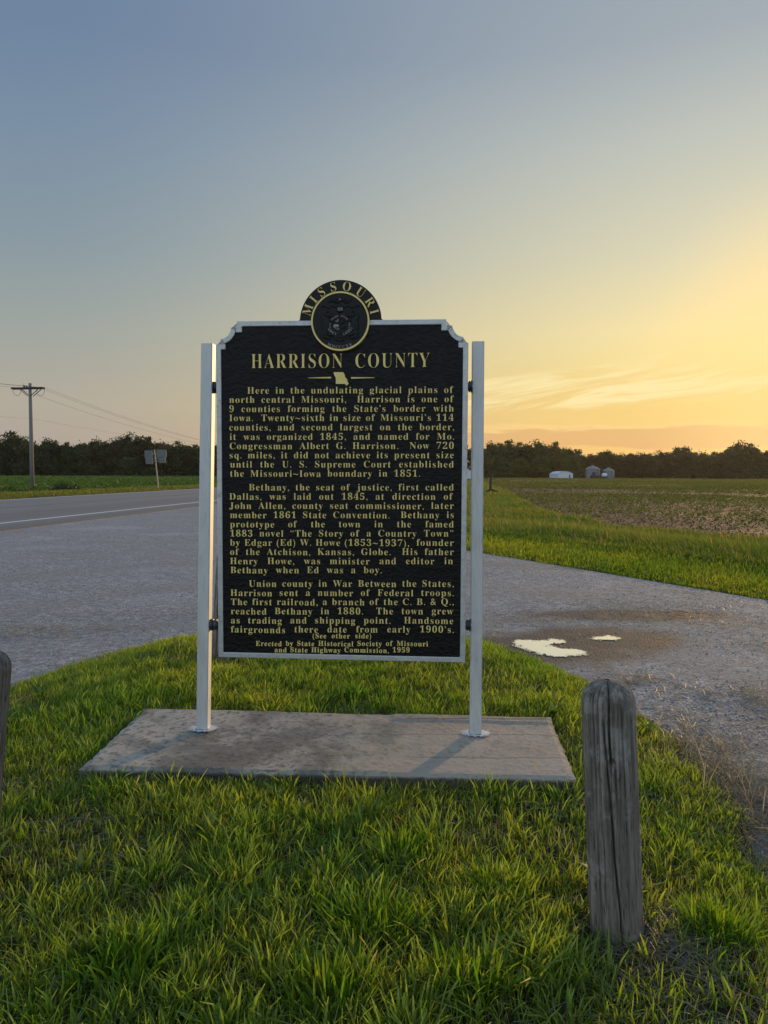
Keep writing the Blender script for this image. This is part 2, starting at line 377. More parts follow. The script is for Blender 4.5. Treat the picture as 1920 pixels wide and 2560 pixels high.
for y0_, x0_, x1_, th, am in ((.06, -.05, .98, .004, .45), (-.20, .25, .98, .005, .4), (.255, .28, .98, .006, .7)):
    ln = k.m('MULTIPLY', k.smooth(k.m('ABSOLUTE', k.m('ADD', k.m('SUBTRACT', sx.outputs[1], y0_), k.m('MULTIPLY', wob, .35))), th * 2, th * .6), k.smooth(sx.outputs[0], x0_, x0_ + .12))
    c = k.mix(k.m('MULTIPLY', ln, am), c, (.05, .046, .042))
band = k.m('MULTIPLY', k.smooth(k.m('ADD', sx.outputs[1], wob), -.195, -.205), k.smooth(sx.outputs[0], .2, .4)); c = k.mix(k.m('MULTIPLY', band, .3), c, (.34, .31, .28))
side_shade = k.smooth(k.m('ADD', sx.outputs[2], k.m('MULTIPLY', k.m('SUBTRACT', n2_, .5), .03)), .132, .118); c = k.mix(k.m('MULTIPLY', side_shade, .85), c, (.035, .034, .028))  # shade on the slab's sides, painted into the colour below the top edge
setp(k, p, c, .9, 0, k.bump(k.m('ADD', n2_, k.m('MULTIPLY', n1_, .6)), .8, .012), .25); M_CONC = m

m, k, p = mat('galvanised_steel'); v = k.n('ShaderNodeTexCoord').outputs['Object']
n1_ = k.noise(k.scalev(v, (3, 3, .8)), 5, 5, .6, .6); n2_ = k.noise(k.scalev(v, (8, 8, .5)), 22, 4, .65)
c = k.mix(n1_, (.38, .395, .395), (.68, .69, .68)); c = k.mix(k.m('MULTIPLY', k.smooth(n2_, .54, .72), .5), c, (.24, .245, .25))
setp(k, p, c, k.m('ADD', .50, k.m('MULTIPLY', n1_, .22)), .5, k.bump(n2_, .12, .002), .5); M_GALV = m
m, k, p = mat('aluminium_paint'); v = k.n('ShaderNodeTexCoord').outputs['Object']
n1_ = k.noise(v, 16, 5, .65, .5); n2_ = k.noise(v, 70, 4, .6)
c = k.mix(n1_, (.33, .345, .345), (.56, .57, .565)); c = k.mix(k.m('MULTIPLY', k.smooth(n2_, .58, .70), .7), c, (.22, .23, .25))
setp(k, p, c, .45, .45, k.bump(k.noise(v, 24, 4), .5, .006), .5); M_ALU = m
m, k, p = mat('hammered_black_paint'); v = k.n('ShaderNodeTexCoord').outputs['Object']
n1_ = k.noise(k.scalev(v, (1, 1, 1.7)), 38, 3, .55, .6); n2_ = k.noise(v, 9, 4, .6)
hh = k.m('ADD', k.smooth(n1_, .40, .66), k.m('MULTIPLY', n2_, .5))
setp(k, p, k.mix(n2_, (.004, .004, .0042), (.009, .009, .0095)), .36, 0, k.bump(hh, .32, .006), .16); M_BLACK = m
m, k, p = mat('smooth_black_paint'); v = k.n('ShaderNodeTexCoord').outputs['Object']
setp(k, p, (.007, .007, .0075), .45, 0, k.bump(k.noise(v, 120, 3), .25, .002), .22); M_BLACK2 = m
m, k, p = mat('gold_paint'); v = k.n('ShaderNodeTexCoord').outputs['Object']
n1_ = k.noise(v, 26, 4, .65); n2_ = k.noise(v, 160, 3, .6)
c = k.mix(n1_, (.62, .485, .155), (.86, .69, .25)); c = k.mix(k.m('MULTIPLY', k.smooth(n2_, .62, .75), .5), c, (.12, .10, .05))
setp(k, p, c, .55, .1, None, .4); M_GOLD = m
M_PALE = simple('worn_white_paint', (.22, .22, .22), .6, var=.3, scale=40)
M_RUBBER = simple('dark_coupling', (.035, .038, .045), .4, .3, var=.4, scale=40)
m, k, p = mat('overspray'); v = k.n('ShaderNodeTexCoord').outputs['Object']
setp(k, p, (.62, .64, .66), .5, .3, k.bump(k.noise(v, 40, 4), .5, .005))
sv = k.n('ShaderNodeSeparateXYZ', inp={0: v}); rr = k.m('SQRT', k.m('ADD', k.m('MULTIPLY', sv.outputs[0], sv.outputs[0]), k.m('MULTIPLY', k.m('MULTIPLY', sv.outputs[1], sv.outputs[1]), 2.2)))
k.t.links.new(k.smooth(k.m('ADD', rr, k.m('MULTIPLY', k.m('SUBTRACT', k.noise(v, 45, 5, .7), .5), .09)), .075, .040), p.inputs['Alpha']); M_SPRAY = m

m, k, p = mat('weathered_wood'); v = k.n('ShaderNodeTexCoord').outputs['Object']
g1 = k.noise(k.scalev(v, (9, 9, .55)), 7, 6, .65, .25); g2 = k.noise(k.scalev(v, (1, 1, .10)), 190, 4, .65); g3 = k.noise(v, 9, 5, .65)
c = k.ramp(g1, [(.34, (.085, .074, .061)), (.5, (.155, .138, .115)), (.66, (.25, .228, .196))])
c = k.mix(k.m('MULTIPLY', k.smooth(g2, .47, .33), .75), c, (.03, .026, .023))
at = k.n('ShaderNodeAttribute', attribute_name='tint').outputs['Fac']
c = k.mix(k.m('MULTIPLY', k.smooth(g3, .52, .64), .5), c, (.33, .32, .295))
hgt = k.m('ADD', g1, k.m('MULTIPLY', g2, .7))
setp(k, p, c, .88, 0, k.bump(hgt, .8, .006), .25); M_WOOD = m
m, k, p = mat('pole_wood'); v = k.n('ShaderNodeTexCoord').outputs['Object']
g1 = k.noise(k.scalev(v, (4, 4, .25)), 5, 5, .6); setp(k, p, k.mix(g1, (.14, .13, .12), (.24, .225, .21)), .85, 0, None, .25); M_POLE = m
M_DARKWOOD = simple('dark_timber', (.045, .04, .036), .85, var=.3)
M_WIRE = simple('wire', (.02, .02, .02), 1.0, 0.0, 0.0)
M_SIGNBACK = simple('sign_back', (.13, .14, .135), .6, .2, var=.15, scale=6)
M_SIGNPOST = simple('sign_post', (.30, .27, .23), .5, .3)
M_WHITE = simple('white_siding', (.55, .57, .60), .6, var=.08, scale=2)
M_WROOF = simple('white_metal_roof', (.62, .63, .65), .45, .2, var=.08, scale=2)
M_DARK = simple('dark_void', (.03, .035, .04), .7)
m, k, p = mat('corrugated_steel'); v = k.n('ShaderNodeTexCoord').outputs['Object']
wv = k.n('ShaderNodeTexWave', wave_type='BANDS', bands_direction='Z', inp={'Vector': v, 'Scale': 3.0, 'Distortion': 0.0})
setp(k, p, k.mix(k.noise(v, 1.2, 4), (.13, .14, .16), (.20, .21, .235)), .42, .5, k.bump(wv.outputs['Fac'], .4, .04), .5); M_CORR = m
M_TRACTOR = simple('machine_paint', (.05, .06, .045), .5, var=.3)
M_TYRE = simple('tyre', (.02, .02, .02), .85)
M_BARK = simple('bark', (.06, .05, .04), .9, var=.35, scale=3)

# ------------------------------------------------------------------ ground, road, lot, fields
def axis(lo, a, b, hi, fine, coarse):
    L = list(np.arange(lo, a, coarse)) + list(np.arange(a, b, fine)) + list(np.arange(b, hi + 1, coarse)); return np.array(L)
gx = axis(-1500, -70, 60, 1500, 1.5, 95); gy = axis(-600, -12, 150, 2400, 1.5, 110)
XX, YY = np.meshgrid(gx, gy); hz = height(XX.ravel(), YY.ravel())
ZZ = hz - .03
nx, ny = len(gx), len(gy); ii, jj = np.meshgrid(np.arange(nx - 1), np.arange(ny - 1)); b0 = (jj * nx + ii).ravel()
GV = np.stack([XX.ravel(), YY.ravel(), ZZ], 1)
tag(link('ground', np_mesh('ground', GV, np.stack([b0, b0 + 1, b0 + nx + 1, b0 + nx], 1), smooth=True), M_GROUND), 'broad flat farmland ground of green-brown turf and soil', 'ground', kind='structure')

def sheet(name, poly, z, m_, label, cat, step=None, zf=None):
    b = bmesh.new(); vs = [b.verts.new((x, y, z)) for x, y in poly]; fc = b.faces.new(vs); bmesh.ops.triangulate(b, faces=[fc])
    if step:
        for _ in range(step): bmesh.ops.subdivide_edges(b, edges=[e for e in b.edges if e.calc_length() > .25], cuts=1, use_grid_fill=False); bmesh.ops.triangulate(b, faces=b.faces)
    if zf:
        for v in b.verts: v.co.z = zf(v.co.x, v.co.y)
    bmesh.ops.recalc_face_normals(b, faces=b.faces)
    me = bpy.data.meshes.new(name); b.to_mesh(me); b.free()
    if me.polygons and me.polygons[0].normal.z < 0: me.flip_normals()
    return tag(link(name, me, m_), label, cat, kind='structure')
sheet('gravel_lot', LOT, 0.0, M_GRAVEL, 'grey limestone gravel pull-off beside the highway', 'gravel lot')
rys = [-40, 0, 20, 60, 150, 290]
def strip(t0, t1): return [road_pt(t1, y) for y in rys] + [road_pt(t0, y) for y in rys[::-1]]
mb = MB(); mb.prism(strip(-9.6, 1.25), -.06, .022, lambda u, v, w: Vector((u, v, w))); tag(mb.build('road', M_ASPH), 'two-lane grey asphalt highway running away behind the marker', 'road', kind='structure')
sheet('road_marking', strip(-.07, .07), .026, M_PAINT, 'white edge line on the near side of the highway', 'road marking')
sheet('road_marking', strip(-9.2, -9.06), .026, M_PAINT, 'white edge line on the far side of the highway', 'road marking')
sheet('field', FIELD_R, -.49, M_SOIL, 'brown tilled field with sparse green seedlings to the right', 'field')
sheet('field', FIELD_L, -.49, M_CROPSOIL, 'dark soil under the green crop across the highway', 'field')
# island of turf
ip = np.array(ISLAND); N = 90
gx = np.linspace(ip[:, 0].min() - .05, ip[:, 0].max() + .05, N); gy = np.linspace(ip[:, 1].min() - .05, ip[:, 1].max() + .05, N * 2)
XX, YY = np.meshgrid(gx, gy); x, y = XX.ravel(), YY.ravel(); dI = poly_dist(x, y, ISLAND)
z = np.where(dI > 0, isl_h(x, y), -.02)
ii, jj = np.meshgrid(np.arange(N - 1), np.arange(2 * N - 1)); b0 = (jj * N + ii).ravel(); Fq = np.stack([b0, b0 + 1, b0 + N + 1, b0 + N], 1)
Fq = Fq[(dI[Fq] > -.06).any(1)]
tag(link('turf_island', np_mesh('turf_island', np.stack([x, y, z], 1), Fq, smooth=True), M_TURF), 'earth under the grass island around the concrete slab', 'turf', kind='structure')
# puddles
for P, lb in zip(PUD, ('larger bright crescent puddle in the gravel beyond the wooden post', 'small narrow puddle just right of and behind the crescent one')):
    P2 = smooth_poly(P, 3); pa = np.array(P2); ux_ = np.linspace(pa[:, 0].min() - .06, pa[:, 0].max() + .06, 90); uy_ = np.linspace(pa[:, 1].min() - .08, pa[:, 1].max() + .08, 90)
    XX, YY = np.meshgrid(ux_, uy_); x, y = XX.ravel(), YY.ravel(); e_ = poly_dist(x, y, P2) + .10 * (vnoise(x, y, 17, 7, 4) - .56)
    ii, jj = np.meshgrid(np.arange(89), np.arange(89)); b0 = (jj * 90 + ii).ravel(); Fq = np.stack([b0, b0 + 1, b0 + 91, b0 + 90], 1); Fq = Fq[(e_[Fq] > -.03).any(1)]; us_ = np.unique(Fq); mp = np.zeros(len(x), int); mp[us_] = np.arange(len(us_))
    tag(link('puddle', np_mesh('puddle', np.stack([x, y, np.full(len(x), .005)], 1)[us_], mp[Fq], np.repeat((e_ + .5)[us_][:, None], 3, 1)), M_WATER), lb, 'puddle', kind='structure')

# ------------------------------------------------------------------ the historical marker
P0 = Vector((-.742, 3.215, 0)) + UX * .5525 + NX * .03; P0.x += .004; P0.z = .478
marker = empty('historical_marker', (P0.x, P0.y, SLAB_Z), 'tall black and gold county history marker on two galvanised posts', 'historical marker')
ML = Matrix.Translation(-Vector(marker.location))
def LT(u, v, w): return P0 + UX * u + Vector((0, 0, v)) + NX * w - Vector(marker.location)
FRONT = .009
def uv(px, py, w=FRONT):
    d = ray(px, py); o_ = P0 + NX * w; t = (o_ - CP).dot(NX) / d.dot(NX); h = CP + d * t - o_
    return h.dot(UX), h.z
hw, vs_ = .5472, 1.379
half = [(hw, 0), (hw, vs_), (hw - .020, vs_), (hw - .020, vs_ + .024)]
cc = (hw - .020, vs_ + .073)
half += [(cc[0] - .047 * math.sin(a), cc[1] - .049 * math.cos(a)) for a in [math.pi / 2 * i / 8 for i in range(1, 9)]]
half += [(hw - .093, vs_ + .073), (hw - .093, vs_ + .099)]
OUT = half + [(-u, v) for u, v in half[::-1]]
def inset(P, d):
    n = len(P); Q_ = []
    ar = sum(P[i][0] * P[(i + 1) % n][1] - P[(i + 1) % n][0] * P[i][1] for i in range(n)); sg = 1 if ar > 0 else -1
    for i in range(n):
        a, b, c_ = Vector(P[i - 1]), Vector(P[i]), Vector(P[(i + 1) % n])
        e1, e2 = (b - a).normalized(), (c_ - b).normalized(); n1 = Vector((-e1.y, e1.x)) * sg; n2 = Vector((-e2.y, e2.x)) * sg
        m_ = (n1 + n2); m_ = m_ / max(m_.dot(n1), .25); Q_.append(tuple(b + m_ * d))
    return Q_
INN = inset(OUT, .0225)
mb = MB(); mb.prism(inset(OUT, .012), -FRONT, FRONT, LT); mb.build('panel', M_BLACK, marker)
mb = MB(); mb.ring(OUT, INN, -.015, .015, LT); fr = mb.build('frame', M_ALU, marker)
bv = fr.modifiers.new('bevel', 'BEVEL'); bv.width = .003; bv.segments = 2
SC_ = uv(850.5, 803, .026)
# seal: half round head, ring, relief
crest = link('crest', None, None, marker); COL.objects.unlink(crest); bpy.data.objects.remove(crest)
arc = [(SC_[0] + .1775 * math.cos(math.pi * i / 48), SC_[1] + .1775 * math.sin(math.pi * i / 48)) for i in range(49)]
arc = [(SC_[0] + .181, vs_ + .101)] + arc[1:-1] + [(SC_[0] - .181, vs_ + .101)]
mb = MB(); mb.prism(arc, -.013, .013, LT); head = mb.build('crest_plate', M_BLACK2, marker)
circ = lambda r_, n=64, c_=SC_: [(c_[0] + r_ * math.cos(2 * math.pi * i / n), c_[1] + r_ * math.sin(2 * math.pi * i / n)) for i in range(n)]
mb = MB(); mb.prism(circ(.121), -.026, .0265, LT); seal = mb.build('seal', M_BLACK2, marker)
mb = MB(); mb.ring(circ(.1255), circ(.1185), -.029, .0295, LT); mb.build('seal_ring', M_GOLD, seal)

def mbold(s):
    o_ = ''
    for ch in s:
        if 'A' <= ch <= 'Z': o_ += chr(0x1D400 + ord(ch) - 65)
        elif 'a' <= ch <= 'z': o_ += chr(0x1D41A + ord(ch) - 97)
        elif '0' <= ch <= '9': o_ += chr(0x1D7CE + ord(ch) - 48)
        else: o_ += ch
    return o_
TC = bpy.data.curves.new('text', 'FONT'); TC.resolution_u = 4; TO = bpy.data.objects.new('text', TC); COL.objects.link(TO)
_tc = {}
def text_geo(s, off=0.0, bold=True):
    key = (s, off, bold)
    if key not in _tc:
        TC.body = mbold(s) if bold else s; TC.offset = off; TC.space_character = 1.17; TC.size = 1.0
        bpy.context.view_layer.update(); dg = bpy.context.evaluated_depsgraph_get()
        me = bpy.data.meshes.new_from_object(TO.evaluated_get(dg))
        Vx = [(v.co.x, v.co.y) for v in me.vertices]; Fx = [tuple(p_.vertices) for p_ in me.polygons]
        bpy.data.meshes.remove(me); _tc[key] = (Vx, Fx)
    return _tc[key]
hx = text_geo('H'); CAPH = max(v[1] for v in hx[0])
class Lettering:
    def __init__(s): s.V, s.F = [], []
    def add(s, geo_, T, depth):
        """flat glyph faces raised by depth, with side walls"""
        V, Fx = geo_; n = len(V); b = len(s.V)
        for w in (0, depth):
            for (u, v) in V: s.V.append(T(u, v, w))
        cnt = {}
        for f_ in Fx:
            s.F.append(tuple(b + n + i for i in f_))
            for i in range(len(f_)):
                e = (f_[i], f_[(i + 1) % len(f_)]); cnt[e] = 1
        for (a, c_) in cnt:
            if (c_, a) not in cnt: s.F.append((b + a, b + c_, b + n + c_, b + n + a))
    def build(s, name, m_, parent):
        me = bpy.data.meshes.new(name); me.from_pydata([tuple(v) for v in s.V], [], s.F); me.update()
        return link(name, me, m_, parent)
def width(g): xs = [v[0] for v in g[0]]; return (min(xs), max(xs)) if xs else (0, 0)
def put_word(L, g, u0, v0, sx_, sy_, depth=.004):
    L.add(g, lambda a, b, w: LT(u0 + a * sx_, v0 + b * sy_, FRONT + w), depth)
def fit_word(L, s, pl, pr, pyl, pyr, cap, off=-0.014, depth=.005):
    u0, v0 = uv(pl, pyl); u1, v1 = uv(pr, pyr); g = text_geo(s, off); a, b = width(g); sx_ = (u1 - u0) / (b - a)
    sl_ = (v1 - v0) / (u1 - u0)
    L.add(g, lambda x_, y_, w: LT(u0 + (x_ - a) * sx_, v0 + y_ * cap / CAPH + (x_ - a) * sx_ * sl_, FRONT + w), depth)
for w_ in (('HARRISON', 629, 856.5, 921, 920), ('COUNTY', 889, 1074, 920, 918)):
    title = Lettering(); fit_word(title, *w_, .0615); title.build('title_word', M_GOLD, marker)
# state outline between two dashes
orn = MB()
st = [(834, 931), (858, 930.5), (862, 937), (863, 943), (869, 950), (868, 953), (872, 959), (869, 962), (868, 963.5), (864, 963.5), (864, 960), (840, 960), (840, 945), (836, 938)]
orn.prism([uv(*p_) for p_ in st], FRONT, FRONT + .005, LT)
for a, b, d_ in ((771, 827.5, 1), (878, 936, -1)):
    t0, t1 = (.6, 1.9) if d_ > 0 else (1.9, .6)
    orn.prism([uv(a, 945 - t0), uv(b, 944.3 - t1), uv(b, 944.3 + t1), uv(a, 945 + t0)], FRONT, FRONT + .004, LT)
orn.build('state_outline', M_GOLD, marker)
BODY = [('Here in the undulating glacial plains of', 619, 1133, 984.6, 982.5), ('north central Missouri,  Harrison is one of', 574, 1134, 1007.5, 1005.5),
 ('9 counties forming the State\u2019s border with', 574, 1134, 1030.5, 1029), ('Iowa.  Twenty~sixth in size of Missouri\u2019s 114', 574, 1134, 1053, 1052),
 ('counties, and second largest on the border,', 574, 1135, 1076.5, 1075.5), ('it was organized 1845, and named for Mo.', 575, 1135, 1100, 1099),
 ('Congressman Albert G. Harrison.  Now 720', 575, 1134, 1123, 1122), ('sq. miles, it did not achieve its present size', 575, 1134, 1146, 1145.5),
 ('until the U. S. Supreme Court established', 576, 1134, 1168.8, 1168.4), ('the Missouri~Iowa boundary in 1851.', 576, 1050, 1191.7, 1191.4)]
BODY2 = [('Bethany, the seat of justice, first called', 623, 1134, 1226), ('Dallas, was laid out 1845, at direction of', 574, 1132, 1249), ('John Allen, county seat commissioner, later', 574, 1134, 1272),
 ('member 1861 State Convention.  Bethany is', 576, 1134, 1295), ('prototype of the town in the famed', 576, 1134, 1318), ('1883 novel \u201cThe Story of a Country Town\u201d', 576, 1133, 1341),
 ('by Edgar (Ed) W. Howe (1853~1937),  founder', 576, 1134, 1364), ('of the Atchison, Kansas, Globe.  His father', 576, 1134, 1387), ('Henry Howe, was minister and editor in', 576, 1132, 1410), ('Bethany when Ed was a boy.', 577, 954, 1432.5)]
BODY3 = [('Union county in War Between the States,', 623, 1134, 1466.3), ('Harrison sent a number of Federal troops.', 577, 1134, 1489.2), ('The first railroad, a branch of the C. B. & Q.,', 578, 1134, 1512),
 ('reached Bethany in 1880.  The town grew', 578, 1133, 1535), ('as trading and shipping point.  Handsome', 578, 1133, 1558), ('fairgrounds there date from early 1900\u2019s.', 578, 1134, 1580.4)]
SMALL = [('(See other side)', 782, 928, 1595), ('Erected by State Historical Society of Missouri', 640, 1070, 1614), ('and State Highway Commission, 1959', 687, 1024, 1630)]
uw = width(text_geo('undulating', -.010)); SXB = (uv(910, 985)[0] - uv(780, 985)[0]) / (uw[1] - uw[0])
def lines(L, rows, cap, sx_, off):
    for row in rows:
        s, pl, pr, yl = row[:4]; yr = row[4] if len(row) > 4 else yl
        u0, v0 = uv(pl, yl); u1, v1 = uv(pr, yr); toks = s.split(' '); words = []; gaps = []
        for w_ in toks:
            if w_ == '': gaps[-1] += .55; continue
            words.append(text_geo(w_, off)); gaps.append(1.0)
        gaps = gaps[:-1]; ws = [width(g) for g in words]; nat = sum(b - a for a, b in ws); tot = u1 - u0; sxx = sx_
        gap = (tot - nat * sxx) / sum(gaps)
        if gap < .013: sxx = (tot - .013 * sum(gaps)) / nat; gap = .013
        u = u0
        for i, g in enumerate(words):
            a, b = ws[i]; put_word(L, g, u - a * sxx, v0 + (v1 - v0) * (u - u0) / tot, sxx, cap / CAPH)
            u += (b - a) * sxx + (gaps[i] * gap if i < len(gaps) else 0)
for rows in (BODY, BODY2, BODY3):
    L = Lettering(); lines(L, rows, .0285, SXB, -.010); L.build('paragraph_lettering', M_GOLD, marker)
L = Lettering(); lines(L, SMALL, .0215, SXB * .74, -.002); L.build('credit_lettering', M_GOLD, marker)

def arc_text(L, chars, angs, r_, cap, base_w, depth, off=.012, sx_=1.0, flip=False, c_=SC_, bold=True):
    for ch, a in zip(chars, angs):
        g = text_geo(ch, off, bold); x0, x1 = width(g); mid_ = (x0 + x1) / 2; s_ = cap / CAPH; th = R(a) - math.pi / 2
        if flip: th += math.pi
        def T(x_, y_, w, s_=s_, th=th, mid_=mid_, a=a):
            lx, ly = (x_ - mid_) * s_ * sx_, y_ * s_
            rr_ = -r_ if flip else r_
            ly += rr_
            return LT(c_[0] + lx * math.cos(th) - ly * math.sin(th), c_[1] + lx * math.sin(th) + ly * math.cos(th), base_w + w)
        L.add(g, T, depth)
L = Lettering(); arc_text(L, 'MISSOURI', (160, 140.7, 123, 102, 79.5, 55, 32.6, 15.6), .1325, .038, .013, .004, -.012, .92); L.build('state_lettering', M_GOLD, head)
L = Lettering(); arc_text(L, 'MDCCCXX', [270 + d_ for d_ in (-25, -15.5, -7.5, 0, 8, 16, 24)], .1155, .0115, .0265, .003, .005, 1.0, True); L.build('date_lettering', M_PALE, seal)
c2_ = (SC_[0] - .002, SC_[1] - .020)
L = Lettering(); arc_text(L, 'UNITED', [262 - 12 * i + -35 for i in range(6)], .0390, .0066, .0275, .002, .02, .9, False, c2_)
arc_text(L, 'STAND', [140 - 9 * i for i in range(5)], .0390, .0066, .0275, .002, .02, .9, False, c2_)
arc_text(L, 'DIVID', [78 - 9 * i for i in range(5)], .0390, .0066, .0275, .002, .02, .9, False, c2_)
arc_text(L, 'WEFALL', [12 - 12 * i for i in range(6)], .0390, .0066, .0275, .002, .02, .9, False, c2_)
arc_text(L, 'SALUS', [c for c in (218, 225, 232, 239, 246)], .098, .0085, .0285, .002, .02, .9, True, (SC_[0] + .018, SC_[1] + .032))
arc_text(L, 'LEXESTO', [292 + 6.5 * i for i in range(7)], .098, .0085, .0285, .002, .02, .9, True, (SC_[0] - .018, SC_[1] + .032))
L.build('motto_lettering', M_PALE, seal)
# relief: supporters, shield, helmet, cloud with star, scroll
rel = MB()
def blob(b, u, v, ru, rv, w=.0265, d_=.006, n=20, rotd=0):
    c_, s_ = math.cos(R(rotd)), math.sin(R(rotd)); base_, top = [], []
    for i in range(n):
        t = 2 * math.pi * i / n; x_, y_ = ru * math.cos(t), rv * math.sin(t); base_.append((SC_[0] + u + x_ * c_ - y_ * s_, SC_[1] + v + x_ * s_ + y_ * c_))
    cx2, cy2 = SC_[0] + u, SC_[1] + v
    mid_ = [(cx2 + (a - cx2) * .72, cy2 + (bb - cy2) * .72) for a, bb in base_]
    A = [b.b.verts.new(LT(a, bb, w - .002)) for a, bb in base_]; B = [b.b.verts.new(LT(a, bb, w + d_ * .7)) for a, bb in mid_]; C_ = b.b.verts.new(LT(cx2, cy2, w + d_))
    for i in range(n):
        j = (i + 1) % n; b.b.faces.new((A[i], A[j], B[j], B[i])); b.b.faces.new((B[i], B[j], C_))
for sg in (-1, 1):
    blob(rel, sg * .062, -.012, .020, .040, rotd=sg * 8); blob(rel, sg * .048, .026, .017, .013); blob(rel, sg * .034, .022, .008, .005)
    blob(rel, sg * .055, .041, .006, .006, n=10); blob(rel, sg * .070, .010, .012, .026, rotd=-sg * 15); blob(rel, sg * .066, -.050, .016, .018)
    blob(rel, sg * .045, .002, .016, .007, rotd=sg * 25); blob(rel, sg * .045, -.058, .014, .007)
    for i in range(5): blob(rel, sg * (.022 + .012 * i), .060 + .004 * math.sin(i * 2), .008, .004, d_=.004, n=10, rotd=sg * 30 * math.cos(i * 2))
    blob(rel, sg * .060, -.068, .026, .009, rotd=sg * 12); blob(rel, sg * .075, .064, .007, .007, n=10)
for i in range(9): blob(rel, -.044 + .011 * i, .084 + .005 * math.sin(i * 1.7), .008, .007, d_=.005, n=12)
for i in range(7): blob(rel, -.033 + .011 * i, .095 - .0012 * (i - 3) ** 2, .007, .005, d_=.004, n=12)
blob(rel, -.001, .051, .017, .019, d_=.007)
rel.ring(circ(.050, 48, c2_), circ(.047, 48, c2_), .026, .030, LT); rel.ring(circ(.0345, 48, c2_), circ(.032, 48, c2_), .026, .030, LT)
rel.prism([(c2_[0] - .0012, c2_[1] - .032), (c2_[0] + .0012, c2_[1] - .032), (c2_[0] + .0012, c2_[1] + .032), (c2_[0] - .0012, c2_[1] + .032)], .026, .029, LT)
blob(rel, .010, -.004, .012, .008, d_=.004); blob(rel, .012, -.026, .010, .011, d_=.004)
for i in range(8): blob(rel, -.032 + .009 * i, -.083 + .00022 * (i * 9 - 32) ** 2 * .08, .006, .005, d_=.004, n=10)
rel.build('relief', M_BLACK2, seal, smooth=False)
pal = MB()
def star(u, v, r_):
    return [(SC_[0] + u + (r_ if i % 2 == 0 else r_ * .4) * math.sin(math.pi * i / 5), SC_[1] + v + (r_ if i % 2 == 0 else r_ * .4) * math.cos(math.pi * i / 5)) for i in range(10)]
pal.prism(star(-.001, .0905, .0055), .028, .0335, LT)
pal.build('star', M_PALE, seal); pal = MB()
for i in range(5): pal.prism([(SC_[0] - .0095 + .0046 * i, SC_[1] + .043), (SC_[0] - .0072 + .0046 * i, SC_[1] + .043), (SC_[0] - .0072 + .0046 * i, SC_[1] + .057 - .001 * abs(i - 2)), (SC_[0] - .0095 + .0046 * i, SC_[1] + .057 - .001 * abs(i - 2))], .030, .0345, LT)
pal.build('helmet_bars', M_PALE, seal); pal = MB()
mo = [(math.cos(R(a)), math.sin(R(a))) for a in range(-150, 61, 15)]; c3 = (SC_[0] - .0145, SC_[1] + .004)
pal.prism([(c3[0] + .0075 * a, c3[1] + .0075 * b) for a, b in mo] + [(c3[0] - .0022 + .0058 * a, c3[1] + .0022 + .0058 * b) for a, b in mo[::-1]], .0265, .0295, LT)
pal.build('crescent', M_PALE, seal); pal = MB()
bear = [(-.0305, -.023), (-.031, -.017), (-.028, -.0135), (-.022, -.0125), (-.017, -.0135), (-.0125, -.0125), (-.008, -.0155), (-.0055, -.016), (-.007, -.0195), (-.0105, -.020), (-.011, -.0265), (-.014, -.0265), (-.015, -.0225),
        (-.021, -.0225), (-.0225, -.0265), (-.0255, -.0265), (-.0265, -.0225), (-.0285, -.0265), (-.0305, -.0265)]
pal.prism([(SC_[0] + a + .002, SC_[1] + b - .001) for a, b in bear], .0265, .0295, LT)
for i, (a, b) in enumerate(((-.026, -.004), (-.021, -.004), (-.014, -.004))):
    y_ = -.0305 - .0032 * i; pal.prism([(SC_[0] + a, SC_[1] + y_), (SC_[0] + b, SC_[1] + y_), (SC_[0] + b, SC_[1] + y_ + .0014), (SC_[0] + a, SC_[1] + y_ + .0014)], .0265, .0285, LT)
pal.build('bear', M_PALE, seal)
bpy.data.objects.remove(TO); bpy.data.curves.remove(TC)

# posts, couplings
PW = .0515; OFFS = Vector(marker.location); PEDGE = {}
for sgn, (bx, by), (tx, ty) in ((-1, (504, 1830), (516.5, 858)), (1, (1189.5, 1842), (1196, 853))):
    B = on_z(bx, by, SLAB_Z - .004); T_ = at_y(tx, ty, B.y); n_ = 14; mb = MB(); b = mb.b; rings = []
    hw_ = PW / 2; e_ = .0035; cb = [(-hw_, -e_), (-hw_ + e_, 0), (hw_ - e_, 0), (hw_, -e_), (hw_, -PW + e_), (hw_ - e_, -PW), (-hw_ + e_, -PW), (-hw_, -PW + e_)]
    for i in range(n_ + 1):
        P = B.lerp(T_, i / n_); rings.append([b.verts.new(P + UX * a + NX * c_ - OFFS) for a, c_ in cb])
    for A_, B_ in zip(rings, rings[1:]):
        for i in range(8): b.faces.new((A_[i], A_[(i + 1) % 8], B_[(i + 1) % 8], B_[i]))
    b.faces.new(rings[-1]); b.faces.new(rings[0][::-1])
    post = mb.build('post', M_GALV, marker); PEDGE[sgn] = (B, T_)
    mb = MB(); pts = []
    for a, c_ in [(-hw_ - .002, .002), (hw_ + .002, .002), (hw_ + .002, -PW - .002), (-hw_ - .002, -PW - .002), (-hw_ - .002, .002)]:
        pts.append(B + UX * a + NX * c_ - OFFS + Vector((0, 0, .006)))
    full = []
    for a, c_ in zip(pts, pts[1:]): full += [a.lerp(c_, i / 8) for i in range(8)]
    mb.tube(full + [full[0]], [.0042 + .0028 * random.random() for _ in range(len(full) + 1)], 6); mb.build('weld', M_RUBBER, post)
